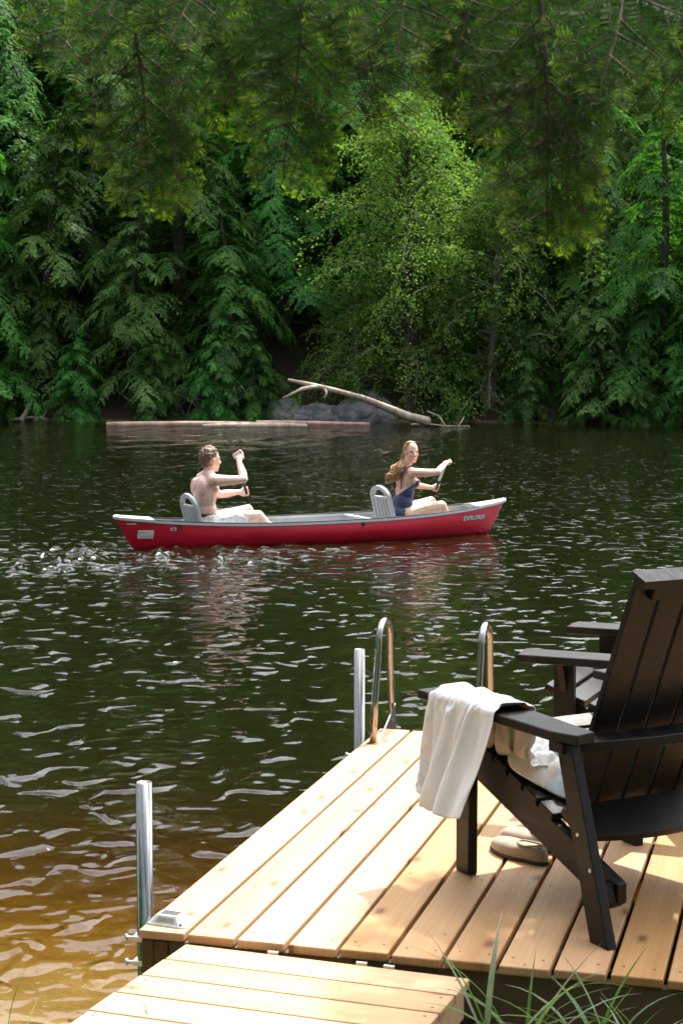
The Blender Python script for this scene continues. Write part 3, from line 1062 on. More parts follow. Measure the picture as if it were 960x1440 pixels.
def build_dock():
    d = empty('dock')
    rg = random.Random(2)
    pm = MB().box(-0.0695, 0.0695, -DL / 2, DL / 2, -0.027, 0).mesh('plank', 0.0045, 2)
    pm.materials.append(M['plank'])
    sm = MB()
    for y in (-DL / 2 + 0.07, -DL / 2 + 0.75, 0.0, DL / 2 - 0.75, DL / 2 - 0.07):
        for x in (-0.042, 0.042):
            sm.tube([(x, y, -0.004), (x, y, 0.0008)], 0.0042, 8)
    sm = sm.mesh('screws'); sm.materials.append(M['screw'])
    for i in range(17):
        o = bpy.data.objects.new('plank', pm)
        COL.objects.link(o); o.parent = d
        o.location = (i * PIT + 0.0695, DL / 2 + rg.uniform(-0.004, 0.004), rg.uniform(-0.0012, 0.0012))
        o.rotation_euler = (0, rg.uniform(-0.004, 0.004), rg.uniform(-0.0006, 0.0006))
        s = bpy.data.objects.new('screws', sm)
        COL.objects.link(s); s.parent = o
        s['kind'] = 'stuff'
    W = 17 * PIT - 0.013
    J = M['joist']
    for y0, y1 in ((0.012, 0.05), (0.72, 0.758), (1.41, 1.448), (2.08, 2.118), (2.79, 2.828)):
        MB().box(0.05, W - 0.05, y0, y1, -0.17, -0.029).build('joist', J, d, 0.002)
    for x0 in (0.006, W - 0.044):
        MB().box(x0, x0 + 0.038, 0.006, DL - 0.006, -0.172, -0.028).build('rim_joist', J, d, 0.002)
    MB().box(0.0465, 0.088, 0.0035, 0.011, -0.165, -0.03).build('corner_plate', J, d)
    MB().tube([(0.075, 0.013, -0.095), (0.075, -0.004, -0.095)], 0.009, 10).build('bolt', M['galv'], d)
    for py, ztop in ((0.135, 0.405), (2.62, 0.40)):
        x = -0.034
        zb = float(ground_z(x, py)) - 0.3
        mb = MB()
        n = 20
        ro, ri = 0.0245, 0.021
        vs = []
        for z, r in ((zb, ro), (ztop, ro), (ztop, ri), (ztop - 0.25, ri)):
            for k in range(n):
                a = 2 * math.pi * k / n
                vs.append((x + r * math.cos(a), py + r * math.sin(a), z))
        fs = []
        for j in range(3):
            for k in range(n):
                fs.append((j * n + k, j * n + (k + 1) % n, (j + 1) * n + (k + 1) % n, (j + 1) * n + k))
        fs.append(tuple(range(3 * n, 4 * n)))
        mb.add(vs, fs)
        me = mb.mesh('pipe_post')
        for p in me.polygons:
            p.use_smooth = len(p.vertices) == 4
        link('pipe_post', me, M['alu'], d)
        br = MB().box(-0.066, 0.004, py - 0.03, py + 0.03, -0.075, -0.06).box(-0.066, 0.004, py - 0.03, py + 0.03, -0.15, -0.135).box(0.0, 0.0055, py - 0.05, py + 0.05, -0.16, -0.05)
        b = br.build('pipe_bracket', M['galv'], d, 0.001)
        for z in (-0.068, -0.143):
            MB().tube([(-0.06, py - 0.02, z), (-0.085, py - 0.02, z)], 0.006, 8).tube([(-0.083, py - 0.02, z), (-0.09, py - 0.02, z)], 0.011, 6).build('bolt', M['galv'], b)
    # stub legs on the shore side
    tag(d, 'low wooden dock of new cedar planks reaching out from the shore', 'dock')

    g = np.random.default_rng(17)
    n = 90
    P = np.stack([g.uniform(0.02, 2.3, n), g.uniform(0.02, 2.8, n), np.full(n, 0.0022)], 1)
    a = g.uniform(0, 6.28, n)
    dv = np.stack([np.cos(a), np.sin(a), np.zeros(n)], 1)
    L = g.uniform(0.006, 0.028, n)
    wv = np.stack([-np.sin(a), np.cos(a), np.zeros(n)], 1)
    lit = link('needle_litter', quads_mesh('needle_litter', P, dv * L[:, None], wv * g.uniform(0.0007, 0.003, n)[:, None]), M['screw'])
    tag(lit, 'brown needles and bark specks fallen on the dock planks', 'litter', kind='stuff')

    # gangway ramp
    g = empty('gangway_ramp', (0.15, -0.012, -0.021), R(4.2))
    g.rotation_euler = (R(-2.1), 0, R(-3.6))
    rw = 0.845
    pm = MB().box(-rw / 2, rw / 2, -0.0705, 0.0705, -0.026, 0).mesh('plank', 0.004, 2)
    pm.materials.append(M['plank_x'])
    for i in range(11):
        o = bpy.data.objects.new('plank', pm)
        COL.objects.link(o); o.parent = g
        o.location = (rw / 2 + rg.uniform(-0.004, 0.004), -0.0745 - i * 0.149, rg.uniform(-0.001, 0.001))
        o.rotation_euler = (0, 0, rg.uniform(-0.0015, 0.0015))
        s = bpy.data.objects.new('screws', None)
        bpy.data.objects.remove(s)
        sm2 = bpy.data.meshes.get('ramp_screws')
        if sm2 is None:
            q = MB()
            for x in (-rw / 2 + 0.03, 0, rw / 2 - 0.03):
                for y in (-0.04, 0.04):
                    q.tube([(x, y, -0.004), (x, y, 0.0008)], 0.0042, 8)
            sm2 = q.mesh('ramp_screws'); sm2.materials.append(M['screw'])
        s = bpy.data.objects.new('screws', sm2)
        COL.objects.link(s); s.parent = o; s['kind'] = 'stuff'
    for x in (0.012, rw / 2 - 0.02, rw - 0.05):
        MB().box(x, x + 0.038, -1.63, -0.003, -0.115, -0.0265).build('stringer', M['plank_x'], g, 0.002)
    for x in (0.255, 0.60, 0.52):
        MB().box(x, x + 0.032, -0.004, 0.006, -0.03, 0.007).build('hinge', M['galv'], g, 0.001)
    tag(g, 'short ramp of crosswise cedar planks leading onto the dock', 'ramp')


build_dock()


def build_ladder():
    t = empty('swim_ladder', (0, DL, 0))
    for x in (0.045, 0.50):
        y0, y1 = -0.30, 0.05
        pts = [(x, y0, 0.0)]
        pts += [(x, y0 + 0.045, 0.20), (x, y0 + 0.10, 0.40)]
        cy, cz, r = (y0 + 0.10 + y1 - 0.05) / 2, 0.42, (y1 - 0.05 - y0 - 0.10) / 2
        for a in range(170, 9, -16):
            pts.append((x, cy + r * math.cos(R(a)), cz + r * 0.9 * math.sin(R(a))))
        pts += [(x, y1 - 0.04, 0.30), (x, y1, 0.0), (x, y1 + 0.02, -0.4), (x, y1 + 0.03, -1.0)]
        # flattened rail
        mb = MB().tube(pts, 0.016, 12)
        rail = mb.build('rail', M['alu'], t, smooth=True)
        MB().box(x - 0.024, x + 0.024, y0 - 0.02, y0 + 0.02, 0.0005, 0.005).build('foot_plate', M['rust'], t)
        poly = [(y0 + 0.03, 0.0), (y1 - 0.025, 0.0), (y1 - 0.025, 0.115), (y1 - 0.06, 0.10)]
        MB().prism(poly, lambda u, v, d: (d, u, v + 0.001), x + 0.017, x + 0.023).build('brace', M['alu'], t)
        for z in (0.05, 0.09):
            MB().tube([(x - 0.012, y0 + z * 0.22 - 0.012, z), (x - 0.012, y0 + z * 0.22 - 0.02, z)], 0.006, 8).build('bolt', M['screw'], rail)
    for z in (-0.2, -0.48, -0.76):
        y = 0.05 + 0.02
        MB().box(0.045, 0.50, y - 0.02, y + 0.06, z - 0.012, z + 0.012).build('step', M['alu'], t, 0.004)
    tag(t, 'aluminium swim ladder with two looped handrails at the dock end', 'ladder')


build_ladder()


def build_dock_light():
    t = empty('dock_light', (0.068, 0.085, 0.001), R(-7))
    a, b, h = 0.058, 0.04, 0.03
    k = 0.62
    pl = [(-a, -b * .8), (-a * .8, -b), (a * .8, -b), (a, -b * .8), (a, b * .8), (a * .8, b), (-a * .8, b), (-a, b * .8)]
    mb = MB()
    n = len(pl)
    vs = [(x * 1.08, y * 1.08, 0) for x, y in pl] + [(x * 1.08, y * 1.08, 0.004) for x, y in pl] + [(x, y, 0.007) for x, y in pl] + [(x * k, y * k, h) for x, y in pl]
    fs = [(j * n + i, j * n + (i + 1) % n, (j + 1) * n + (i + 1) % n, (j + 1) * n + i) for j in range(3) for i in range(n)]
    fs += [tuple(range(n - 1, -1, -1)), tuple(range(3 * n, 4 * n))]
    mb.add(vs, fs)
    mb.build('housing', mat_plain('cast_silver', (0.66, 0.67, 0.68), 0.38, 0.55, 0.06, 40), t, 0.0015)
    MB().box(-a * .5, a * .5, -b * .45, b * .45, h - 0.003, h + 0.0012).build('solar_panel', M['glass_dark'], t, 0.001)
    for sx, sy in ((0, -1), (0, 1), (1, 0), (-1, 0)):
        L = (a if sy else b) * 0.6
        c0, c1 = 0.90, 0.72
        p = []
        for w, kk, z in ((-1, c0, 0.0115), (1, c0, 0.0115), (1, c1, 0.024), (-1, c1, 0.024)):
            if sy:
                p.append((w * L * kk, sy * b * kk + sy * 0.0015, z))
            else:
                p.append((sx * a * kk + sx * 0.0015, w * L * kk, z))
        inn = [(x * 0.9, y * 0.9, z - 0.002) for x, y, z in p]
        m = MB().add(p + inn, [(0, 1, 2, 3), (7, 6, 5, 4), (0, 4, 5, 1), (1, 5, 6, 2), (2, 6, 7, 3), (3, 7, 4, 0)])
        m.build('lens', M['lens'], t)
    for x, y in ((a * .86, -b * .86), (-a * .86, b * .86)):
        MB().ball((x, y, 0.010), 0.005, 8, 6).build('screw', M['screw'], t)
    tag(t, 'silver solar dock light screwed to the dock corner plank', 'light')


build_dock_light()

# ------------------------------------------------------------------ chairs


def build_chair(loc, heading, label):
    """modern Adirondack chair; local +y is forward"""
    t = empty('adirondack_chair', loc, heading)
    B = M['black_wood']
    bev = 0.003
    ZA = 0.585
    # arms: wide at the front, tapered and chamfered at the back
    for s in (-1, 1):
        poly = [(s * 0.435, 0.435), (s * 0.285, 0.445), (s * 0.29, 0.10), (s * 0.325, -0.37), (s * 0.40, -0.385), (s * 0.43, -0.30)]
        if s < 0:
            poly = poly[::-1]
        MB().prism(poly, lambda u, v, d: (u, v, d), ZA - 0.030, ZA).build('armrest', B, t, bev)
        MB().box(s * 0.34 - 0.018, s * 0.34 + 0.018, 0.242, 0.318, 0.0, ZA - 0.031).build('front_leg', B, t, bev)
        # bracket under the arm
        poly = [(0.0, ZA - 0.032), (s * 0.055, ZA - 0.032), (0.0, ZA - 0.14)]
        if s < 0:
            poly = poly[::-1]
        MB().prism(poly, lambda u, v, d: (s * 0.362 + u, d, v), 0.268, 0.292).build('bracket', B, t)
        # rear leg: plank leaning forward from heel to arm
        poly = [(-0.545, 0.0), (-0.46, 0.0), (-0.285, ZA - 0.032), (-0.36, ZA - 0.032)]
        MB().prism(poly, lambda u, v, d: (d, u, v), s * 0.388 - 0.017, s * 0.388 + 0.017).build('rear_leg', B, t, bev)
        # side rail sloping from the front leg down to the back
        poly = [(0.30, 0.285), (0.34, 0.30), (0.34, 0.385), (0.27, 0.392), (-0.13, 0.245), (-0.425, 0.142), (-0.425, 0.083), (-0.38, 0.055)]
        MB().prism(poly, lambda u, v, d: (d, u, v), s * 0.262 - 0.018, s * 0.262 + 0.018).build('side_rail', B, t, bev)
        MB().prism([(-0.42, 0.09), (-0.38, 0.08), (-0.37, 0.14), (-0.41, 0.14)], lambda u, v, d: (d, u, v), s * 0.3255 - 0.045, s * 0.3255 + 0.045).build('spacer_block', B, t)
    # seat slats follow the rail, the front one rolls over
    for i in range(6):
        y = 0.335 - i * 0.083
        z = 0.392 + (y - 0.27) * 0.365
        ang = math.atan(0.365)
        Mx = Matrix.Translation((0, y, z + 0.016)) @ Matrix.Rotation(ang, 4, 'X')
        w = 0.345 if i > 0 else 0.36
        w = w if abs(y - 0.28) > 0.09 else 0.316
        MB().box(-0.29, 0.29, -0.037, 0.037, -0.012, 0.012, Mx).build('seat_slat', B, t, bev)
    # back
    rec = R(23.0)
    Mb = Matrix.Translation((0, -0.118, 0.255)) @ Matrix.Rotation(rec, 4, 'X')
    for i in range(5):
        x = (i - 2) * 0.102
        MB().box(x - 0.0465, x + 0.0465, -0.012, 0.010, 0.0, 0.865 if abs(i - 2) < 2 else 0.862, Mb).build('back_slat', B, t, bev)
    MB().box(-0.20, 0.20, -0.034, -0.0125, 0.79, 0.835, Mb).build('back_batten', B, t, bev)
    MB().box(-0.262, 0.262, -0.055, -0.0125, 0.845, 0.8705, Mb).box(-0.262, 0.262, -0.0124, 0.0115, 0.8655, 0.8703, Mb).build('back_cap', B, t)
    # arm-height rail behind the back, bowed
    poly = [(x, -0.335 - 0.055 * (1 - (x / 0.42) ** 2)) for x in np.linspace(-0.42, 0.42, 11)] + [(x, -0.272) for x in np.linspace(0.42, -0.42, 5)]
    MB().prism(poly, lambda u, v, d: (u, v, d), ZA - 0.062, ZA - 0.032).build('cross_rail', B, t, 0.002)
    # lower rail under the back
    poly = [(x, -0.115 - 0.03 * (1 - (x / 0.30) ** 2)) for x in np.linspace(-0.30, 0.30, 11)] + [(x, 0.0) for x in np.linspace(0.30, -0.30, 5)]
    Ml = Matrix.Translation((0, -0.185, 0.318)) @ Matrix.Rotation(R(35), 4, 'X')
    MB().prism(poly, lambda u, v, d: Ml @ Vector((u, v, d)), -0.026, 0.0).build('cross_rail', B, t, 0.002)
    for s in (-1, 1):
        for y, z in ((-0.46, 0.21), (-0.40, 0.30)):
            MB().tube([(s * 0.4045, y, z), (s * 0.408, y, z)], 0.006, 8).build('bolt', M['galv'], t)
    tag(t, label, 'chair')
    return t


CH1 = build_chair((1.247, 0.856, 0.0), R(44.5), 'black Adirondack chair with white clothes hung over its arm')
CH2 = build_chair((1.318, 1.99, 0.0), R(83.0), 'black Adirondack chair with bare arms beside the one holding clothes')


def grid_mesh(nu, nv, fn):
    V = [fn(i / (nu - 1), j / (nv - 1)) for j in range(nv) for i in range(nu)]
    Fq = [(j * nu + i, j * nu + i + 1, (j + 1) * nu + i + 1, (j + 1) * nu + i) for j in range(nv - 1) for i in range(nu - 1)]
    return V, Fq


def nz(x, y, z=0.0):
    return mnoise.noise(Vector((x, y, z)))


def drape(name, mat):
    """sweatshirt let fall over the left arm of the first chair (chair coordinates)"""
    nu, nv = 42, 76
    length = 0.87
    y0, y1 = -0.01, 0.335
    rg = random.Random(6)

    def fn(u, v):
        # gathered sheet, held just above the arm
        k = 1 - 0.05 * abs(2 * u - 1) ** 3.0
        x = -0.372 + (v - 0.5) * length * k
        away = min(1.0, max(0.0, (abs(x + 0.365) - 0.06) / 0.06))
        y = y0 + (y1 - y0) * u + 0.006 * math.sin(v * 9 + u * 4)
        z = 0.604 + 0.012 * away + (0.010 + 0.016 * away) * math.sin(u * 2 * math.pi * 3.2 + 1.2 * math.sin(v * 5) + 0.6) + 0.008 * nz(u * 6, v * 6, 3)
        return (x, y, z)
    V, Fq = grid_mesh(nu, nv, fn)
    me = bpy.data.meshes.new(name)
    me.from_pydata(V, [], Fq)
    o = link(name, me, mat, None, True)
    tmp = []

    def collider(mb):
        c = mb.build('collider', None)
        c.modifiers.new('col', 'COLLISION')
        c.collision.thickness_outer = 0.004
        c.collision.cloth_friction = 25
        tmp.append(c)
    collider(MB().box(-0.437, -0.294, -0.38, 0.44, 0.553, 0.585))
    collider(MB().box(-0.36, -0.32, 0.24, 0.32, 0.0, 0.553))
    collider(MB().box(-0.283, 0.29, -0.14, 0.36, 0.15, 0.385))
    pin = o.vertex_groups.new(name='rest')
    pin.add([v.index for v in me.vertices if abs(v.co.x + 0.365) < 0.05], 1.0, 'REPLACE')
    cl = o.modifiers.new('cloth', 'CLOTH')
    st = cl.settings
    st.vertex_group_mass = 'rest'
    st.quality = 5
    st.mass = 0.25
    st.tension_stiffness = 18
    st.compression_stiffness = 18
    st.shear_stiffness = 8
    st.bending_stiffness = 0.6
    st.air_damping = 2.5
    cl.collision_settings.distance_min = 0.004
    cl.collision_settings.use_self_collision = True
    cl.collision_settings.self_distance_min = 0.004
    cl.collision_settings.collision_quality = 3
    cl.point_cache.frame_start = 1
    cl.point_cache.frame_end = 50
    for f in range(1, 51):
        SC.frame_set(f)
    dg = bpy.context.evaluated_depsgraph_get()
    out = bpy.data.meshes.new_from_object(o.evaluated_get(dg))
    SC.frame_set(1)
    bpy.data.objects.remove(o)
    for c in tmp:
        bpy.data.objects.remove(c)
    out.name = name
    o = link(name, out, mat, None, True)
    o.location = CH1.location
    o.rotation_euler = CH1.rotation_euler
    s = o.modifiers.new('thick', 'SOLIDIFY'); s.thickness = 0.004; s.offset = 0.0
    o.modifiers.new('sub', 'SUBSURF').levels = 1
    o.modifiers['sub'].render_levels = 1
    return o


def build_clothes():
    tag(drape('sweatshirt', M['cream_cloth']), 'off-white sweatshirt hung over the arm of the black chair', 'clothing')
    # crumpled shirt and pale jeans on the seat

    def bundle(name, mat, c, size, seed, lab):
        def fn(u, v):
            a = u * 2 * math.pi
            rr = v
            k = 1 + 0.22 * nz(math.cos(a) * 1.4, math.sin(a) * 1.4, seed)
            x = c[0] + size[0] * rr * k * math.cos(a)
            y = c[1] + size[1] * rr * k * math.sin(a)
            seat = 0.430 + (y - 0.27) * 0.365
            edge = max(0.0, 1 - rr ** 3)
            ridg = abs(nz(x * 14 + seed, y * 14, 0)) * 0.06 + abs(nz(x * 30, y * 30, seed)) * 0.035 + abs(nz(x * 60, y * 60, seed)) * 0.012
            return (x, y, seat + 0.004 + edge * (size[2] * (0.7 + 0.4 * nz(x * 6, y * 6, seed)) + ridg))
        V, Fq = grid_mesh(110, 50, fn)
        me = bpy.data.meshes.new(name)
        me.from_pydata(V, [], Fq)
        o = link(name, me, mat, None, True)
        o.location = CH1.location
        o.rotation_euler = CH1.rotation_euler
        s = o.modifiers.new('thick', 'SOLIDIFY'); s.thickness = 0.004
        tag(o, lab, 'clothing')
    bundle('shirt', M['white_cloth'], (-0.155, 0.10, 0), (0.12, 0.15, 0.10), 2.2, 'crumpled white shirt on the black chair seat')
    bundle('jeans', M['blue_cloth'], (-0.10, 0.00, 0), (0.16, 0.11, 0.11), 8.1, 'crumpled pale blue jeans on the black chair seat')


build_clothes()


def build_shoes():
    def shoe(loc, rz, lab):
        t = empty('slip_on_shoe', loc, rz)
        t.scale = (0.95, 0.97, 0.82)
        L = 0.27

        def outline(k, n=28):
            out = []
            for i in range(n):
                a = 2 * math.pi * i / n
                y = math.cos(a) * L / 2
                w = 0.044 + 0.010 * math.sin(min(1, max(0, (y + 0.06) / 0.19)) * math.pi) - 0.006 * (y < -0.05)
                x = math.copysign(abs(math.sin(a)) ** 0.75, math.sin(a)) * w
                out.append((x * k, y * (1 - (1 - k) * 0.4)))
            return out
        sole = outline(1.04)
        MB().prism(sole, lambda u, v, d: (u, v * 1.02, d), 0.0005, 0.017).build('sole', M['sole'], t, 0.003, smooth=False)
        rings = []
        for h, k in ((0.017, 1.0), (0.03, 1.02), (0.045, 0.95), (0.056, 0.80), (0.062, 0.6), (0.064, 0.35)):
            ring = []
            for x, y in outline(k):
                f = 0.6 + 0.4 * (1 - ((y / (L / 2)) * 0.9) ** 4) if y > 0 else 1.0 + 0.25 * (-y / (L / 2))
                ring.append((x, y, 0.017 + (h - 0.017) * f))
            rings.append(ring)
        n = len(rings[0])
        V = [p for r in rings for p in r]
        Fq = [(j * n + i, j * n + (i + 1) % n, (j + 1) * n + (i + 1) % n, (j + 1) * n + i) for j in range(len(rings) - 1) for i in range(n)]
        # top opening behind the vamp
        top = len(rings) - 1
        Fq.append(tuple(range(top * n, top * n + n)))
        me = bpy.data.meshes.new('upper')
        me.from_pydata(V, [], Fq)
        up = link('upper', me, M['suede'], t, True)
        # foot opening collar
        pts = [(0.030 * math.cos(a), -0.055 + 0.055 * math.sin(a), 0.068 + 0.010 * (math.sin(a) < 0) * -math.sin(a)) for a in np.linspace(0, 2 * math.pi, 19)]
        MB().tube(pts, 0.0045, 6, False).build('collar', M['suede'], up, smooth=True)
        MB().prism([(0.027 * math.cos(a), -0.055 + 0.051 * math.sin(a)) for a in np.linspace(0, 2 * math.pi, 16, endpoint=False)], lambda u, v, d: (u, v, d), 0.060, 0.0665).build('lining', M['sole'], up)
        tag(t, lab, 'shoe')
    shoe((0.945, 1.03, 0.0), R(52), 'beige slip-on shoe under the chair, the one lying in front')
    shoe((0.965, 1.165, 0.0), R(60), 'beige slip-on shoe under the chair, half hidden behind its mate')


build_shoes()

# ------------------------------------------------------------------ canoe


def hull_point(s, v, inset=0.0):
    """s -1 stern .. 1 bow, v 0 keel .. 1 sheer (starboard half width returned)"""
    a = abs(s)
    zk = -0.105 + 0.07 * a ** 7
    zs = 0.232 + 0.105 * a ** 2.6
    b = 0.43 * (1 - a ** 2.35) ** 0.92
    flare = (1 - (1 - v) ** 2.6) ** (1 / 2.0)
    tum = 1 - 0.05 * (v ** 3)
    y = max(0.0, b * flare * tum - inset) if a < 0.9995 else 0.0
    half = 2.10 + 0.235 * v ** 0.8
    x = math.copysign(a ** 1.0, s) * (half - inset)
    return x, y, zk + (zs - zk) * v


def build_canoe():
    t = empty('canoe', CANOE_O, CANOE_RZ)
    ns, nv = 64, 12
    ss = [math.sin(math.pi / 2 * (2 * i / (ns - 1) - 1)) for i in range(ns)]

    def skin(inset, vmin):
        V, Fq = [], []
        for s in ss:
            for side in (-1, 1):
                pass
        rows = []
        for s in ss:
            row = []
            for k in range(2 * nv + 1):
                q = (k - nv) / nv
                v = abs(q)
                x, y, z = hull_point(s, v, inset)
                if inset:
                    z = max(z, 0.012)
                row.append((x, -y if q < 0 else y, z))
            rows.append(row)
        m = 2 * nv + 1
        V = [p for r in rows for p in r]
        for i in range(ns - 1):
            for k in range(m - 1):
                Fq.append((i * m + k, (i + 1) * m + k, (i + 1) * m + k + 1, i * m + k + 1))
        return V, Fq
    V, Fq = skin(0.0, 0)
    link('hull', MB().add(V, Fq).mesh('hull', weld=True), M['red'], t, True)
    V, Fq = skin(0.016, 0)
    Fq = [f[::-1] for f in Fq]
    link('liner', MB().add(V, Fq).mesh('liner', weld=True), M['grey_plastic'], t, True)
    # gunwales: pale rail over a thin black strip
    for side in (-1, 1):
        pts, ins = [], []
        for s in np.linspace(-0.985, 0.985, 50):
            x, y, z = hull_point(float(s), 1.0)
            pts.append((x, side * y, z))
        def strip(w0, w1, z0, z1):
            mb = MB()
            V = []
            for i, p in enumerate(pts):
                a = pts[max(0, i - 1)]; b = pts[min(len(pts) - 1, i + 1)]
                tx, ty = b[0] - a[0], b[1] - a[1]
                L = math.hypot(tx, ty)
                nx, ny = -ty / L, tx / L
                if ny * side < 0:
                    nx, ny = -nx, -ny
                if side * (p[1] - 0) < 0.02:
                    nx, ny = 0, side
                V += [(p[0] + nx * w, p[1] + ny * w, p[2] + z) for w, z in ((w0, z0), (w1, z0), (w1, z1), (w0, z1))]
            Fq = []
            for i in range(len(pts) - 1):
                for k in range(4):
                    Fq.append((i * 4 + k, i * 4 + (k + 1) % 4, (i + 1) * 4 + (k + 1) % 4, (i + 1) * 4 + k))
            Fq += [(3, 2, 1, 0), tuple(len(V) - 4 + k for k in range(4))]
            return mb.add(V, Fq)
        g = strip(-0.020, 0.015, -0.022, 0.003).build('gunwale', M['pale_plastic'], t)
        strip(-0.022, 0.012, 0.0035, 0.012).build('gunwale_strip', M['black_plastic'], g)
    # end decks with black bolted edges
    for sgn, s0 in ((1, 0.80), (-1, 0.84)):
        prof = []
        for s in np.linspace(s0, 0.999, 9):
            x, y, z = hull_point(sgn * float(s), 1.0)
            prof.append((x, y, z))
        tipx = prof[-1][0]
        V, Fq = [], []
        for x, y, z in prof:
            e = 0.020
            V += [(x, -y - e, z + 0.008), (x, 0, z + 0.030), (x, y + e, z + 0.008), (x, y + e, z - 0.016), (x, -y - e, z - 0.016)]
        x, y, z = prof[-1]
        V += [(x + sgn * 0.02, -0.012, z + 0.010), (x + sgn * 0.02, 0, z + 0.022), (x + sgn * 0.02, 0.012, z + 0.010), (x + sgn * 0.02, 0.012, z - 0.008), (x + sgn * 0.02, -0.012, z - 0.008)]
        n = len(prof) + 1
        for i in range(n - 1):
            for k in range(5):
                Fq.append((i * 5 + k, i * 5 + (k + 1) % 5, (i + 1) * 5 + (k + 1) % 5, (i + 1) * 5 + k))
        Fq += [(4, 3, 2, 1, 0), tuple((n - 1) * 5 + k for k in range(5))]
        dk = MB().add(V, Fq).build('end_deck', M['pale_plastic'], t, weld=False)
        for s in (0.87, 0.90, 0.93, 0.96):
            x, y, z = hull_point(sgn * s, 0.955)
            for side in (-1, 1):
                MB().ball((x, side * (y + 0.004), z), (0.016, 0.008, 0.010), 8, 5).build('bolt', M['black_plastic'], dk)
    # carry toggles on the near sheer
    for s in (-0.74, 0.13):
        x, y, z = hull_point(s, 0.90)
        MB().ball((x, -y - 0.006, z), (0.026, 0.012, 0.014), 10, 6).box(x - 0.012, x + 0.012, -y - 0.014, -y + 0.004, z - 0.03, z - 0.01).build('fitting', M['black_plastic'], t)
    # moulded seats
    def seat(xb, zt):
        b = MB().box(xb - 0.02, xb + 0.34, -0.20, 0.20, 0.115, 0.150).box(xb, xb + 0.30, -0.19, -0.16, 0.0125, 0.116).box(xb, xb + 0.30, 0.16, 0.19, 0.0125, 0.116)
        st = b.build('seat', M['grey_plastic'], t, 0.006)
        # arched back, leaning aft, with slots between ribs
        lean = R(-14)
        Mx = Matrix.Translation((xb + 0.01, 0, 0.150)) @ Matrix.Rotation(lean, 4, 'Y')
        H, Wd = zt - 0.13, 0.215

        def arch(k, n=15):
            return [(Wd * k * math.cos(a), (H - Wd * 0.62) + Wd * 0.62 * k * math.sin(a)) for a in np.linspace(0, math.pi, n)]
        outer = [(Wd, 0.0)] + arch(1.0) + [(-Wd, 0.0)]
        inner = [(Wd * 0.78, 0.0)] + [(x * 0.78, y - 0.045) for x, y in arch(1.0)] + [(-Wd * 0.78, 0.0)]
        n = len(outer)
        V = []
        for dx in (-0.018, 0.018):
            V += [Mx @ Vector((dx, y, z)) for y, z in outer] + [Mx @ Vector((dx, y, z)) for y, z in inner]
        Fq = []
        for i in range(n - 1):
            Fq += [(i, i + 1, n + i + 1, n + i), (2 * n + i + 1, 2 * n + i, 3 * n + i, 3 * n + i + 1),
                   (i + 1, i, 2 * n + i, 2 * n + i + 1), (n + i, n + i + 1, 3 * n + i + 1, 3 * n + i)]
        Fq += [(0, n, 3 * n, 2 * n), (n - 1, 3 * n - 1, 4 * n - 1, 2 * n - 1)]
        fr = MB().add(V, Fq).build('seat_back', M['grey_plastic'], st, 0.003)
        q = MB()
        q.box(-0.006, 0.006, -Wd * 0.80, Wd * 0.80, 0.0, H - 0.135, Mx)
        q.box(-0.014, 0.014, -Wd * 0.82, Wd * 0.82, H - 0.150, H - 0.125, Mx)
        for y in (-0.10, -0.035, 0.035, 0.10):
            q.box(-0.016, 0.012, y - 0.016, y + 0.016, 0.0, H - 0.13, Mx)
        q.build('seat_back_ribs', M['grey_plastic'], st)
    seat(-1.46, 0.545)
    seat(0.795, 0.555)
    # middle bench
    MB().box(-0.30, 0.06, -0.36, 0.36, 0.10, 0.145).box(-0.27, 0.03, -0.20, 0.20, 0.0125, 0.10).build('bench', M['grey_plastic'], t, 0.01, 2)
    # thwarts
    for x, w in ((-0.66, 0.385), (0.50, 0.385)):
        MB().box(x - 0.03, x + 0.03, -w, w, 0.205, 0.226).build('thwart', M['pale_plastic'], t, 0.004)
    # decals
    def project_text(body, size, s_at, v_at, mat, off, shear=0.25, sx=1.0, dx=0.0, dz=0.0, ex=0.0):
        c = bpy.data.curves.new('txt', 'FONT')
        c.body = body; c.size = size; c.shear = shear; c.align_x = 'CENTER'; c.align_y = 'CENTER'
        c.offset = ex
        c.resolution_u = 2
        o = bpy.data.objects.new('txt', c)
        COL.objects.link(o)
        dg = bpy.context.evaluated_depsgraph_get()
        me = bpy.data.meshes.new_from_object(o.evaluated_get(dg))
        bpy.data.objects.remove(o)
        x0, y0, z0 = hull_point(s_at, v_at)
        for vtx in me.vertices:
            X = x0 + dx + vtx.co.x * sx
            Z = z0 + dz + vtx.co.y
            # solve hull parameters for that x, z
            s, v = s_at, v_at
            for _ in range(8):
                px, py, pz = hull_point(s, v)
                s += (X - px) / 2.3
                v += (Z - pz) / 0.36
                v = min(0.98, max(0.02, v))
            px, py, pz = hull_point(s, v)
            vtx.co = (X, -(py + off), Z)
        me.materials.clear()
        me.materials.append(mat)
        return me
    for nm, mt, off, ex in (('lettering_outline', M['dark_print'], 0.0025, 0.008), ('lettering', M['white_print'], 0.0045, 0.001)):
        link(nm, project_text('EXPLORER', 0.072, 0.80, 0.67, mt, off, 0.3, 1.02, 0.0, 0.01, ex), None, t)

    def patch(nm, mat, s_at, v_at, w, h, off):
        V, Fq = [], []
        x0, y0, z0 = hull_point(s_at, v_at)
        for j in range(4):
            for i in range(6):
                X = x0 + (i / 5 - 0.5) * w; Z = z0 + (j / 3 - 0.5) * h
                s, v = s_at, v_at
                for _ in range(8):
                    px, py, pz = hull_point(s, v)
                    s += (X - px) / 2.3; v += (Z - pz) / 0.36
                px, py, pz = hull_point(s, v)
                V.append((X, -(py + off), Z))
        Fq = [(j * 6 + i, j * 6 + i + 1, (j + 1) * 6 + i + 1, (j + 1) * 6 + i) for j in range(3) for i in range(5)]
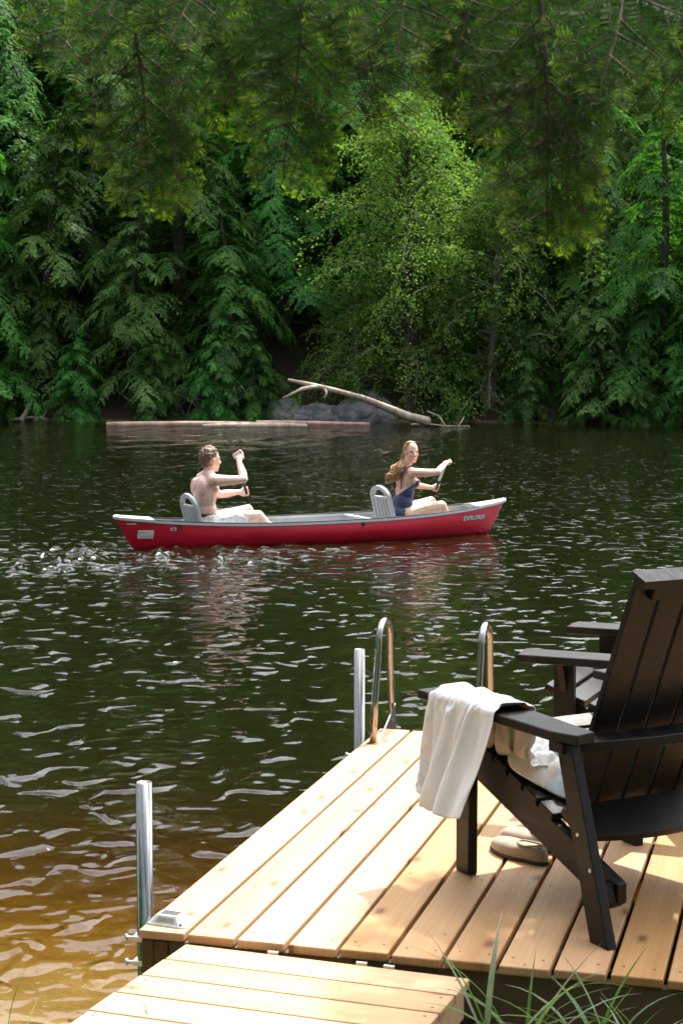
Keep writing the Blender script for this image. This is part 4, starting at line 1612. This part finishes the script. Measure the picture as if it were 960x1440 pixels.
        return MB().add(V, Fq).build(nm, mat, t)
    patch('sticker', M['white_print'], -0.905, 0.60, 0.15, 0.085, 0.0035)
    patch('sticker_print', M['pale_plastic'], -0.915, 0.64, 0.09, 0.012, 0.0055)
    patch('sticker_print', M['pale_plastic'], -0.905, 0.55, 0.11, 0.010, 0.0055)
    patch('decal_strip', M['white_print'], -0.945, 0.86, 0.09, 0.012, 0.0035)
    patch('decal', M['white_print'], -0.775, 0.80, 0.055, 0.03, 0.0035)
    patch('decal_print', M['dark_print'], -0.775, 0.80, 0.03, 0.018, 0.0055)
    tag(t, 'long red canoe with grey interior carrying two paddlers', 'canoe')
    return t


CANOE = build_canoe()


# ------------------------------------------------------------------ people
def hand(mb, wrist, grip, bar, k=1.0, rad=0.015):
    """fist closed round a bar: palm, four fingers and a thumb"""
    wrist, grip, bar = Vector(wrist), Vector(grip), Vector(bar).normalized()
    w = (wrist - grip)
    w = (w - bar * w.dot(bar)).normalized()
    v = bar.cross(w)
    pal = grip + w * 0.030 * k + v * 0.006
    mb.capsule(wrist, 0.026 * k, pal + w * 0.012, 0.029 * k)
    for off in (-0.024, 0.0, 0.024):
        mb.capsule(pal + w * 0.03 + bar * off * 0.7 * k, 0.020 * k, pal - w * 0.004 + bar * off * k, 0.021 * k, 8)
    for i in range(4):
        off = (i - 1.5) * 0.0205 * k
        Rr = rad + 0.010 * k * (1.0 if i in (1, 2) else 0.85)
        prev = None
        for a in (25, 75, 125, 175, 225):
            p = grip + bar * off + (w * math.cos(R(a)) + v * math.sin(R(a))) * Rr
            if prev is not None:
                mb.capsule(prev, 0.0095 * k, p, 0.0088 * k, 8)
            prev = p
    prev = pal + bar * 0.036 * k + w * 0.015 - v * 0.012
    for a in (-30, -85, -135):
        p = grip + bar * 0.046 * k + (w * math.cos(R(a)) + v * math.sin(R(a))) * (rad + 0.010)
        mb.capsule(prev, 0.012 * k, p, 0.0095 * k, 8)
        prev = p


def head(mb, c, f, k=1.0, tilt=0.0):
    """c = middle of the head, f = facing direction; returns local frame function"""
    f = Vector(f).normalized()
    up = Vector((0, 0, 1))
    l = up.cross(f).normalized()
    up2 = f.cross(l).normalized()
    c = Vector(c)
    Mx = Matrix((f, l, up2)).transposed()

    def P(a, b, d):
        return c + Mx @ Vector((a * k, b * k, d * k))
    mb.ball(P(-0.018, 0, 0.028), (0.096 * k, 0.076 * k, 0.094 * k), 18, 12, Mx)
    mb.ball(P(0.022, 0, -0.03), (0.066 * k, 0.060 * k, 0.085 * k), 18, 12, Mx)
    mb.capsule(P(0.060, -0.012, -0.100), 0.020 * k, P(0.060, 0.012, -0.100), 0.020 * k)
    for s in (-1, 1):
        mb.capsule(P(0.055, s * 0.014, -0.095), 0.020 * k, P(-0.01, s * 0.054, -0.055), 0.020 * k)
        mb.capsule(P(0.070, s * 0.012, 0.022), 0.013 * k, P(0.060, s * 0.045, 0.020), 0.012 * k)
        mb.ball(P(0.062, s * 0.036, -0.025), (0.022 * k, 0.022 * k, 0.022 * k), 10, 8)
        mb.ball(P(-0.012, s * 0.078, -0.008), (0.022 * k, 0.010 * k, 0.032 * k), 10, 8, Mx)
    mb.capsule(P(0.080, 0, 0.012), 0.009 * k, P(0.102, 0, -0.026), 0.013 * k, 8)
    mb.capsule(P(0.090, -0.012, -0.034), 0.009 * k, P(0.090, 0.012, -0.034), 0.009 * k, 8)
    mb.capsule(P(0.080, -0.016, -0.060), 0.009 * k, P(0.080, 0.016, -0.060), 0.009 * k, 8)
    mb.capsule(P(0.077, -0.014, -0.076), 0.009 * k, P(0.077, 0.014, -0.076), 0.009 * k, 8)
    return P, Mx


def face_bits(t, P, Mx, k, smile):
    for s in (-1, 1):
        MB().ball(P(0.074, s * 0.031, 0.0), (0.007 * k, 0.013 * k, 0.0055 * k), 10, 6, Mx).build('eye', M['eye'], t, smooth=True)
        MB().capsule(P(0.081, s * 0.016, 0.024), 0.0035, P(0.071, s * 0.048, 0.022), 0.003, 6).build('eyebrow', M['hair_brown'], t, smooth=True)
    if smile:
        pts = [P(0.082 - 0.35 * abs(b) ** 1.5 * 1.2, b, -0.070 + 6.0 * b * b) for b in np.linspace(-0.030, 0.030, 9)]
        mo = MB().tube(pts, [0.003, .006, .0075, .008, .008, .008, .0075, .006, .003], 8).build('lips', M['lip'], t, smooth=True)
        pts = [P(0.0885 - 0.35 * abs(b) ** 1.5 * 1.2, b, -0.069 + 6.0 * b * b) for b in np.linspace(-0.022, 0.022, 7)]
        MB().tube(pts, [0.002, .004, .0048, .0048, .0048, .004, .002], 8).build('teeth', M['teeth'], mo, smooth=True)
    else:
        pts = [P(0.0865 - 0.5 * b * b * 10, b, -0.068) for b in np.linspace(-0.02, 0.02, 5)]
        MB().tube(pts, [0.002, .005, .006, .005, .002], 6).build('lips', M['lip'], t, smooth=True)


def limb(mb, pts):
    for (p0, r0), (p1, r1) in zip(pts[:-1], pts[1:]):
        mb.capsule(p0, r0, p1, r1)


def paddle(name_lab, top, low, length):
    top, low = Vector(top), Vector(low)
    d = (low - top).normalized()
    side = d.cross(Vector((0, 1, 0))).normalized()
    if side.length < 0.1:
        side = Vector((1, 0, 0))
    t = empty('paddle', CANOE_O, CANOE_RZ)
    MB().tube([top + d * 0.005, top + d * (length - 0.42)], 0.0145, 12).build('shaft', M['pale_plastic'], t, smooth=True)
    MB().tube([top + d * 0.30, top + d * 0.75], 0.0152, 12).build('sleeve', M['black_plastic'], t, smooth=True)
    MB().capsule(top - side * 0.022, 0.013, top + side * 0.022, 0.013).build('grip', M['pale_plastic'], t, smooth=True)
    prof = [(0.0, 0.014), (0.06, 0.03), (0.14, 0.075), (0.30, 0.088), (0.42, 0.085), (0.455, 0.06), (0.47, 0.02)]
    o = top + d * (length - 0.45)
    nrm = d.cross(side).normalized()
    poly = [(w, u) for u, w in prof] + [(-w, u) for u, w in prof[::-1]]
    MB().prism(poly, lambda u, v, e: o + side * u + d * v + nrm * e, -0.006, 0.006).build('blade', M['black_plastic'], t)
    tag(t, name_lab, 'paddle')
    return d, side


def build_man():
    t = empty('person', CANOE_O, CANOE_RZ)
    top, low = Vector((-0.955, 0.05, 0.935)), Vector((-0.727, 0.35, 0.531))
    d, side = paddle('paddle with black sleeve held upright by the shirtless man', top, low, 1.42)
    mb = MB()
    # trunk
    mb.ball((-1.335, 0, 0.235), (0.125, 0.165, 0.095))
    mb.ball((-1.330, 0, 0.37), (0.100, 0.148, 0.14))
    mb.ball((-1.345, 0, 0.53), (0.112, 0.168, 0.17))
    mb.ball((-1.350, 0, 0.63), (0.112, 0.165, 0.11))
    for s in (-1, 1):
        mb.ball((-1.295, s * 0.075, 0.60), (0.070, 0.085, 0.065))
        mb.ball((-1.415, s * 0.085, 0.61), (0.050, 0.075, 0.10))
        mb.capsule((-1.31, s * 0.165, 0.685), 0.066, (-1.315, s * 0.04, 0.735), 0.058)
    mb.capsule((-1.315, 0, 0.70), 0.064, (-1.285, 0, 0.835), 0.056)
    # arms
    limb(mb, [((-1.305, -0.185, 0.69), 0.064), ((-1.17, -0.215, 0.69), 0.052), ((-1.005, -0.225, 0.695), 0.040)])
    wr = (-0.967, -0.02, 0.865)
    limb(mb, [((-1.005, -0.225, 0.695), 0.041), ((-0.985, -0.15, 0.755), 0.044), (wr, 0.027)])
    hand(mb, wr, top, side, 1.08)
    limb(mb, [((-1.305, 0.185, 0.69), 0.064), ((-1.19, 0.24, 0.60), 0.052), ((-1.06, 0.29, 0.505), 0.040)])
    wl = (-0.805, 0.335, 0.520)
    limb(mb, [((-1.06, 0.29, 0.505), 0.041), ((-0.97, 0.305, 0.51), 0.044), (wl, 0.027)])
    hand(mb, wl, low, d, 1.08)
    # legs
    for s in (-1, 1):
        kn = (-0.80, s * 0.135, 0.325 + 0.02 * s)
        an = (-0.60, s * 0.12, 0.065)
        limb(mb, [((-1.30, s * 0.095, 0.225), 0.090), ((-1.05, s * 0.12, 0.285), 0.078), (kn, 0.056), ((-0.725, s * 0.13, 0.22), 0.054), (an, 0.036)])
        mb.capsule((-0.615, s * 0.12, 0.045), 0.034, (-0.44, s * 0.135, 0.040), 0.026)
    P, Mx = head(mb, (-1.272, 0.0, 0.895), (1, 0.05, -0.06), 1.02)
    body = link('body', fuse(mb, 'body', 0.0055, 5), M['skin_man'], t, True)
    face_bits(t, P, Mx, 1.02, False)
    # shorts
    sh = MB()
    sh.ball((-1.335, 0, 0.225), (0.140, 0.180, 0.100))
    sh.ball((-1.33, 0, 0.30), (0.116, 0.163, 0.09))
    for s in (-1, 1):
        limb(sh, [((-1.30, s * 0.095, 0.225), 0.104), ((-1.05, s * 0.12, 0.285), 0.095), ((-0.90, s * 0.13, 0.308 + .012 * s), 0.086)])
    me = fuse(sh, 'shorts', 0.007, 4)
    bm = bmesh.new(); bm.from_mesh(me)
    for v in bm.verts:
        v.co += v.normal * 0.012 * (mnoise.noise(v.co * 14) + 0.5 * mnoise.noise(v.co * 31))
    bm.to_mesh(me); bm.free()
    keep_faces(me, lambda p: p.x < -0.955 and p.z < 0.335 + 0.1 * (p.x + 1.33))
    link('shorts', me, M['white_cloth'], t, True)
    wb = MB()
    wb.ball((-1.333, 0, 0.318), (0.1115, 0.1585, 0.05), 24, 10)
    me = wb.mesh('waistband')
    keep_faces(me, lambda p: 0.305 < p.z < 0.345)
    link('waistband', me, M['black_plastic'], t, True)
    # hair: cap plus many curls
    hb = MB()
    hb.ball(P(-0.034, 0, 0.050), (0.098, 0.086, 0.088), 18, 12, Mx)
    hb.ball(P(-0.070, 0, -0.005), (0.060, 0.070, 0.078), 18, 12, Mx)
    rg = random.Random(4)
    for i in range(260):
        a = rg.uniform(-math.pi, math.pi); e = rg.uniform(-0.55, 1.5)
        q = Vector((math.cos(a) * math.cos(e), math.sin(a) * math.cos(e), math.sin(e)))
        if q.x > 0.25 and q.z < 0.62:
            continue
        if abs(q.y) > 0.75 and q.x > -0.15 and q.z < 0.1:
            continue
        p = P(-0.032 + q.x * 0.094, q.y * 0.082, 0.040 + q.z * 0.090)
        r = rg.uniform(0.008, 0.021)
        hb.ball(p, (r, r, r), 7, 5)
    link('hair', fuse(hb, 'hair', 0.004, 0), M['hair_brown'], t, True)
    MB().tube([Vector(wr) + Vector((0.028 * math.cos(a), 0.028 * math.sin(a), 0.004 + 0.012 * math.sin(a))) for a in np.linspace(0, 2 * math.pi, 13)], 0.003, 6, False).build('bracelet', M['black_plastic'], t)
    tag(t, 'shirtless person in white shorts sitting at the canoe stern and paddling', 'person')


def build_woman():
    t = empty('person', CANOE_O, CANOE_RZ)
    top, low = Vector((1.595, 0.05, 0.785)), Vector((1.640, 0.34, 0.490))
    d, side = paddle('paddle with pale shaft held by the woman in the navy swimsuit', top, low, 1.38)
    mb = MB()
    tor = []
    tor.append(((0.985, 0, 0.235), (0.130, 0.165, 0.098)))
    tor.append(((1.005, 0, 0.35), (0.102, 0.132, 0.13)))
    tor.append(((1.030, 0, 0.48), (0.095, 0.128, 0.13)))
    tor.append(((1.045, 0, 0.60), (0.100, 0.142, 0.12)))
    tor.append(((1.055, 0, 0.66), (0.085, 0.138, 0.08)))
    bust = [((1.110, s * 0.062, 0.585), (0.062, 0.062, 0.060)) for s in (-1, 1)]
    for c, r in tor + bust:
        mb.ball(c, r)
    for s in (-1, 1):
        mb.capsule((1.055, s * 0.135, 0.695), 0.052, (1.055, s * 0.03, 0.735), 0.048)
    mb.capsule((1.055, 0, 0.71), 0.050, (1.085, 0.0, 0.86), 0.047)
    # near arm reaches across to the top grip
    limb(mb, [((1.045, -0.155, 0.70), 0.053), ((1.20, -0.20, 0.695), 0.045), ((1.335, -0.20, 0.70), 0.036)])
    wr = (1.545, -0.025, 0.785)
    limb(mb, [((1.335, -0.20, 0.70), 0.037), ((1.41, -0.14, 0.735), 0.038), (wr, 0.023)])
    hand(mb, wr, top, side, 0.95)
    limb(mb, [((1.06, 0.155, 0.69), 0.053), ((1.20, 0.23, 0.61), 0.044), ((1.325, 0.27, 0.525), 0.035)])
    wl = (1.565, 0.325, 0.487)
    limb(mb, [((1.325, 0.27, 0.525), 0.036), ((1.41, 0.29, 0.51), 0.037), (wl, 0.023)])
    hand(mb, wl, low, d, 0.95)
    for s in (-1, 1):
        kn = (1.435, s * 0.115, 0.335 + 0.015 * s)
        an = (1.57, s * 0.10, 0.065)
        limb(mb, [((1.00, s * 0.09, 0.230), 0.094), ((1.22, s * 0.105, 0.288), 0.080), (kn, 0.057), ((1.49, s * 0.108, 0.22), 0.053), (an, 0.034)])
        mb.capsule((1.56, s * 0.10, 0.043), 0.032, (1.70, s * 0.085, 0.038), 0.022)
    fd = Vector((-0.08, -0.99, -0.03))
    k = 0.95
    P, Mx = head(mb, (1.110, -0.012, 0.915), fd, k)
    link('body', fuse(mb, 'body', 0.0055, 5), M['skin_woman'], t, True)
    face_bits(t, P, Mx, k, True)
    # one-piece swimsuit, low back and thin straps
    sw = MB()
    for c, r in tor + bust:
        sw.ball(c, [q + 0.0055 for q in r])
    me = fuse(sw, 'swimsuit', 0.006, 5)

    def in_suit(p):
        f = (p.x - 1.03) / 0.12          # -1 back .. 1 front
        topz = 0.545 + 0.075 * f + (0.03 if abs(p.y) < 0.09 and f > 0.4 else 0) - (0.045 * (1 - min(1, abs(p.y) / 0.11)) if f < 0 else 0)
        if p.z > topz:
            return False
        # leg openings
        if p.z < 0.30 and abs(p.y) > 0.05 and p.x > 0.99 + (0.30 - p.z) * -0.5:
            return False
        return True
    keep_faces(me, in_suit)
    suit = link('swimsuit', me, M['navy'], t, True)
    s = suit.modifiers.new('thick', 'SOLIDIFY'); s.thickness = 0.003; s.offset = 1
    for sgn in (-1, 1):
        pts = [(0.945, sgn * 0.072, 0.52), (0.945, sgn * 0.078, 0.60), (0.962, sgn * 0.088, 0.69), (1.005, sgn * 0.095, 0.755), (1.055, sgn * 0.095, 0.775),
               (1.105, sgn * 0.09, 0.735), (1.145, sgn * 0.085, 0.68), (1.168, sgn * 0.075, 0.62)]
        MB().tube(pts, 0.0065, 6).build('strap', M['navy'], suit, smooth=True)
    # hair: cap, side curtains and a long fall down the back blown aft
    hb = MB()
    hb.ball(P(-0.032, 0, 0.040), (0.094 * k, 0.084 * k, 0.092 * k), 18, 12, Mx)
    hb.ball(P(-0.060, 0, -0.04), (0.060 * k, 0.074 * k, 0.095 * k), 18, 12, Mx)
    rg = random.Random(9)
    for i in range(190):
        b = rg.uniform(-1, 1)
        s0 = P(0.02 - 0.06 * rg.random(), b * 0.055, 0.12)
        s1 = P(-0.02 - 0.05 * rg.random(), (0.083 if b > 0 else -0.083) * (0.75 + 0.25 * abs(b)), 0.02)
        s2 = P(-0.045 - 0.05 * rg.random(), (0.080 if b > 0 else -0.080) * (0.8 + 0.3 * rg.random()), -0.09)
        e = Vector((0.955 + rg.uniform(-0.05, 0.03), rg.uniform(-0.10, 0.10), 0.74 + rg.uniform(-0.03, 0.03)))
        if i % 2:
            e2 = Vector((0.885 + rg.uniform(-0.035, 0.035), rg.uniform(-0.07, 0.07), 0.655 + rg.uniform(-0.05, 0.05)))
            e3 = Vector((0.835 + rg.uniform(-0.03, 0.03), rg.uniform(-0.05, 0.05), 0.615 + rg.uniform(-0.045, 0.05)))
            pts = [s0, s1, s2, e, e2, e3]; rd = [0.003, 0.006, 0.007, 0.007, 0.005, 0.0015]
        else:
            pts = [s0, s1, s2, e]; rd = [0.003, 0.006, 0.006, 0.002]
        # smooth the strand
        cc = []
        for j in range(len(pts) - 1):
            a0 = pts[max(0, j - 1)]; a1 = pts[j]; a2 = pts[j + 1]; a3 = pts[min(len(pts) - 1, j + 2)]
            for u in (0, 0.33, 0.66):
                cc.append((0.5 * ((2 * a1) + (a2 - a0) * u + (2 * a0 - 5 * a1 + 4 * a2 - a3) * u * u + (3 * a1 - a0 - 3 * a2 + a3) * u ** 3), rd[j] + (rd[j + 1] - rd[j]) * u))
        cc.append((pts[-1], rd[-1]))
        hb.tube([c[0] for c in cc], [c[1] for c in cc], 6)
    # loose flick at the end
    for i in range(26):
        y = rg.uniform(-0.04, 0.04)
        hb.tube([(0.90, y, 0.68 + rg.uniform(-.03, .03)), (0.85, y, 0.665 + rg.uniform(-.03, .03)), (0.812, y, 0.66 + rg.uniform(-.03, .03)), (0.80, y, 0.625 + rg.uniform(-.03, .03))], [0.005, 0.005, 0.004, 0.001], 5)
    me = hb.mesh('hair')
    face_c = P(0.085, 0, -0.03)
    link('hair', me, M['hair_blond'], t, True)
    tag(t, 'person in navy swimsuit with long blond hair smiling back from the bow', 'person')


build_man()
build_woman()

# ------------------------------------------------------------------ fir over the dock


def fir_bough(seed, L, W):
    """flat fir spray hanging along +x from the origin: stems mesh + needles mesh"""
    rg = np.random.default_rng(seed)
    stems = MB()
    PP, DD, SS, TT = [], [], [], []

    def needles(p0, p1, up, dens, tip0, tip1, ln):
        d = p1 - p0
        Ls = np.linalg.norm(d)
        if Ls < 0.01:
            return
        d = d / Ls
        n = max(3, int(Ls / dens))
        s = (np.arange(n) + rg.random(n)) / n
        lat = np.cross(up, d); lat /= max(1e-6, np.linalg.norm(lat))
        for sg in (-1, 1):
            a = rg.uniform(0.95, 1.25, n)
            rl = rg.normal(0.12, 0.2, n)
            lv = lat[None] * sg * np.cos(rl)[:, None] + up[None] * np.sin(rl)[:, None]
            dd = d[None] * np.cos(a)[:, None] + lv * np.sin(a)[:, None]
            ll = ln * rg.uniform(0.75, 1.15, n) * (1 - 0.35 * s ** 6)
            PP.append(p0[None] + d[None] * (s * Ls)[:, None])
            DD.append(dd * ll[:, None])
            w = nrmz(np.cross(up[None] + rg.normal(0, 0.3, (n, 3)), dd))
            SS.append(w * 0.00095)
            TT.append(np.clip(tip0 + (tip1 - tip0) * s + rg.normal(0, 0.05, n), 0, 1))

    def twig(p, d, up, Lt, lev, r):
        # gently curving twig made of straight pieces, with side twigs
        nseg = max(2, int(Lt / 0.05))
        pts = [p.copy()]
        for i in range(nseg):
            d = d + rg.normal(0, 0.05, 3) + np.array([0, 0, -0.035])
            d = d / np.linalg.norm(d)
            pts.append(pts[-1] + d * Lt / nseg)
        if lev < 3:
            stems.tube([tuple(q) for q in pts], [max(0.0009, r * (1 - 0.75 * i / nseg)) for i in range(nseg + 1)], 5 if lev < 2 else 3, False)
        fresh = np.clip((p[0] / L - 0.45) * 2.4, 0.03, 1.0) * rg.uniform(0.6, 1.0)
        for i in range(nseg):
            f0, f1 = i / nseg, (i + 1) / nseg
            newg = 1.0 if lev >= 2 else 0.6
            t0 = np.clip((f0 - 0.62) * 2.8, 0, 1) * newg * fresh
            t1 = np.clip((f1 - 0.62) * 2.8, 0, 1) * newg * fresh
            needles(pts[i], pts[i + 1], up, 0.0029, t0, t1, 0.024)
        if lev < 2:
            nk = max(1, int(Lt / (0.055 if lev == 0 else 0.065)))
            for j in range(nk):
                f = 0.10 + 0.86 * (j + 0.5 * rg.random()) / nk
                ii = min(nseg - 1, int(f * nseg))
                q = pts[ii] + (pts[ii + 1] - pts[ii]) * (f * nseg - ii)
                dd = pts[ii + 1] - pts[ii]; dd /= np.linalg.norm(dd)
                lat = np.cross(up, dd); lat /= np.linalg.norm(lat)
                for sg in ((-1, 1) if lev < 2 else ((-1) ** j,)):
                    a = rg.uniform(0.75, 1.05)
                    nd = dd * math.cos(a) + lat * sg * math.sin(a)
                    lt = (Lt * (0.62 if lev == 0 else 0.5) * (1 - f) ** 0.8 + (0.03 if lev else 0.05)) * rg.uniform(0.65, 1.1)
                    if lev == 0:
                        lt = min(lt, W)
                    if lt > 0.025:
                        u2 = up + rg.normal(0, 0.12, 3); u2 /= np.linalg.norm(u2)
                        twig(q, nd, u2, lt, lev + 1, r * 0.5)
    twig(np.zeros(3), np.array([1.0, 0, 0]), np.array([0, 0, 1.0]), L, 0, 0.006)
    lv = quads_mesh('needles', np.concatenate(PP), np.concatenate(DD), np.concatenate(SS), np.concatenate(TT))
    return stems.mesh('stem'), lv


BOUGH = [fir_bough(31, 0.46, 0.15), fir_bough(32, 0.58, 0.17), fir_bough(33, 0.36, 0.13)]


def build_fir():
    tx, ty = 4.4, 1.6
    gz = float(ground_z(tx, ty))
    t = empty('fir_tree', (tx, ty, gz))
    T0 = Vector((tx, ty, gz))
    pts = [(0, 0, -0.3), (0.02, 0, 1.5), (-0.03, 0.03, 3.5), (0.02, 0.0, 6.0), (0.0, 0.02, 9.0), (0, 0, 11.0)]
    MB().tube(pts, [0.24, 0.20, 0.17, 0.12, 0.06, 0.015], 12).build('trunk', M['bark'], t, smooth=True)

    def limb_to(p, r=0.035):
        p = Vector(p)
        zb = p.z + 0.25
        a = Vector((tx, ty, zb))
        mid = a.lerp(p, 0.55) + Vector((0, 0, 0.18))
        q = [a.lerp(mid, u) * (1 - u) + mid.lerp(p, u) * u for u in np.linspace(0, 1, 8)]
        o = MB().tube([v - T0 for v in q], [r * (1 - 0.7 * u) for u in np.linspace(0, 1, 8)], 7).build('limb', M['bark'], t, smooth=True)
        return q

    def bough(k, p, dirv, roll, s):
        """hang bough k from p along dirv; its flat side turned by roll"""
        dirv = Vector(dirv).normalized()
        upv = Vector((0, 0, 1)) - dirv * dirv.z
        if upv.length < 0.2:
            upv = Vector((0, -1, 0)) - dirv * -dirv.y
        upv.normalize()
        lat = upv.cross(dirv).normalized()
        upv = dirv.cross(lat)
        Mx = Matrix((dirv, lat, upv)).transposed().to_4x4() @ Matrix.Rotation(roll, 4, 'X')
        Mx = Matrix.Translation(Vector(p) - T0) @ Mx @ Matrix.Scale(s, 4)
        st, nd = BOUGH[k]
        o = bpy.data.objects.new('bough', nd)
        if not nd.materials:
            nd.materials.append(M['fir'])
            st.materials.append(M['twig'])
        COL.objects.link(o); o.parent = t
        o.matrix_local = Mx
        b = bpy.data.objects.new('stem', st)
        COL.objects.link(b); b.parent = o

    # limbs crossing above the view, boughs hanging into it
    la = limb_to((0.1, -1.55, 2.50))
    lb = limb_to((0.6, -1.9, 2.42))
    lc = limb_to((-0.9, 0.4, 3.1), 0.03)
    hang = [
        # photo column where the bough starts, row, depth, lean in picture, kind, roll, scale, tip row
        (172, -60, 4.0, 232, 243, 1, 0.2, 0), (120, -90, 4.3, 120, 105, 2, -0.3, 0), (250, -80, 4.3, 312, 190, 0, 0.4, 0),
        (432, -60, 3.9, 398, 212, 1, -0.15, 0), (345, -70, 4.2, 352, 165, 0, 0.3, 0), (510, -70, 4.3, 492, 175, 0, -0.2, 0),
        (752, -60, 3.6, 800, 292, 1, 0.1, 0), (640, -70, 3.9, 655, 190, 0, -0.2, 0), 
        (825, -60, 3.7, 850, 215, 1, -0.4, 0), (915, -70, 3.6, 950, 195, 0, 0.3, 0),
        (880, -90, 3.5, 890, 120, 2, 0.0, 0), (960, -90, 3.8, 1000, 190, 0, 0.2, 0), (770, -90, 4.0, 750, 170, 2, 0.2, 0),
        (180, -110, 3.9, 180, 50, 2, 0.2, 0), (300, -120, 3.9, 280, 60, 2, -0.2, 0), (400, -120, 4.2, 420, 75, 2, 0.3, 0),
        (560, -120, 3.8, 600, 70, 2, 0.3, 0), (690, -120, 3.9, 670, 85, 2, 0.4, 0), (820, -120, 3.9, 800, 90, 2, 0.4, 0), (930, -120, 4.1, 920, 70, 2, 0.1, 0), (500, -120, 4.0, 530, 60, 2, 0.0, 0),
    ]
    for x0, y0, D, x1, y1, k, roll, s in hang:
        D = D * 0.74
        p = at_depth(x0, y0, D + 0.05)
        q = at_depth(x1, y1, D - 0.12)
        Lb = (0.46, 0.58, 0.36)[k]
        bough(k, p, q - p, roll, (q - p).length / Lb)
    # shade boughs further out and higher, over the chairs
    rg = random.Random(12)
    for (bx, by, bz) in ((1.55, 2.0, 3.8), (1.5, 2.75, 4.0), (1.75, 3.4, 4.3), (2.1, 2.45, 4.5), (1.8, 2.2, 4.2), (1.9, 3.0, 4.7)):
        q = limb_to((bx + 0.35, by, bz), 0.04)
        for j in range(8):
            p = q[3 + j % 5] + Vector((rg.uniform(-.1, .1), rg.uniform(-.1, .1), 0.0))
            a = math.pi + rg.uniform(-1.2, 1.2)
            bough(rg.randrange(3), p, (math.cos(a), math.sin(a), -0.15), rg.uniform(-.3, .3), rg.uniform(1.3, 1.9))
    tag(t, 'fir tree on the near shore with boughs hanging over the dock', 'tree')


build_fir()

# ------------------------------------------------------------------ shore grass


def blade(t, base, lean, L, w, mat, bend):
    base = Vector(base)
    n = 8
    az = lean[0]; el = lean[1]
    h = Vector((math.cos(az), math.sin(az), 0))
    lat = Vector((-math.sin(az), math.cos(az), 0))
    V, p = [], base.copy()
    a = el
    for i in range(n + 1):
        f = i / n
        ww = w * (0.55 + 0.9 * f * (1 - f) * 2) * (1 - f ** 3) * 0.8 + 0.0003
        nrm = h * -math.sin(a) + Vector((0, 0, 1)) * math.cos(a)
        V += [p - lat * ww, p + nrm * ww * 0.35 * 0, p + lat * ww]
        V[-2] = p - nrm * ww * 0.3
        p = p + (h * math.cos(a) + Vector((0, 0, 1)) * math.sin(a)) * (L / n)
        a -= bend / n
    Fq = [(i * 3 + k, i * 3 + k + 1, i * 3 + k + 4, i * 3 + k + 3) for i in range(n) for k in range(2)]
    MB().add(V, Fq).build('blade', mat, t, smooth=True)


def build_grass():
    rg = random.Random(21)
    # clump on the shore in front of the dock, to the right of the ramp
    for (cx, cy, n, lab, Lr) in ((1.17, -0.38, 18, 'clump of arching grass beside the ramp', (0.28, 0.5)),
                                 (1.37, -0.32, 17, 'clump of grass with dry stalks in front of the dock planks', (0.2, 0.42)),
                                 (1.53, -0.29, 12, 'thin grass clump with seed heads in front of the dock', (0.18, 0.34))):
        z = float(ground_z(cx, cy))
        t = empty('grass_clump', (cx, cy, z))
        for i in range(n):
            az = rg.choice([rg.uniform(2.4, 3.7), rg.uniform(-0.6, 0.7), rg.uniform(0, 6.28)])
            m = M['grass'] if rg.random() < 0.5 else M['grass_pale'] if rg.random() < 0.75 else M['straw']
            blade(t, (rg.uniform(-.07, .07), rg.uniform(-.06, .06), -0.01), (az, rg.uniform(1.05, 1.5)), rg.uniform(*Lr), rg.uniform(0.005, 0.0115), m, rg.uniform(0.35, 1.6))
        tag(t, lab, 'grass')
    for (cx, cy, n, lab, Lr) in ((-0.24, -0.33, 9, 'small tuft of grass at the waterline beside the ramp', (0.10, 0.26)),
                                 (0.02, -0.47, 5, 'few dry grass blades against the ramp edge', (0.12, 0.24))):
        z = float(ground_z(cx, cy))
        t = empty('grass_tuft', (cx, cy, z))
        for i in range(n):
            m = M['grass'] if rg.random() < 0.6 else M['straw']
            blade(t, (rg.uniform(-.05, .05), rg.uniform(-.04, .04), -0.01), (rg.uniform(0, 6.28), rg.uniform(1.1, 1.55)), rg.uniform(*Lr), rg.uniform(0.002, 0.004), m, rg.uniform(0.3, 1.2))
        tag(t, lab, 'grass')
    # blades standing on the shore side of the ramp, seen in front of it
    t = empty('grass_tuft', (0.29, -0.60, float(ground_z(0.29, -0.60))))
    zz = -t.location.z - 0.03
    for dx, az, L, bd in ((0.0, 2.6, 0.15, 0.7), (0.035, 0.6, 0.07, 0.2), (-0.03, 1.6, 0.10, 0.5)):
        blade(t, (dx, -0.012, zz - 0.05), (az, 1.45), L, 0.0028, M['grass'], bd)
    tag(t, 'thin green grass blades poking up between the ramp planks', 'grass')
    # ground cover on the bank behind the waterline
    P, D_, S = [], [], []
    g = np.random.default_rng(5)
    n = 26000
    x = g.uniform(-6, 7, n); y = g.uniform(-9, 3.0, n)
    sh = shore(x)
    ok = (y < sh - 0.12) & ~((x > -0.02) & (x < 1.08) & (y > -1.75)) & ~((x > -0.05) & (x < 2.6) & (y > -0.25))
    ok &= (np.hypot(x - 1.87, y + 4.51) > 0.9)
    x, y = x[ok], y[ok]
    z = ground_z(x, y)
    L = g.uniform(0.04, 0.13, len(x))
    P = np.stack([x, y, z - 0.005], 1)
    dv = nrmz(np.stack([g.normal(0, 0.4, len(x)), g.normal(0, 0.4, len(x)), np.ones(len(x))], 1))
    wv = nrmz(np.cross(dv, g.normal(0, 1, (len(x), 3))))
    o = link('shore_grass', quads_mesh('shore_grass', P, dv * L[:, None], wv * 0.003), M['grass'])
    tag(o, 'short green grass covering the near bank', 'grass', kind='stuff')


build_grass()
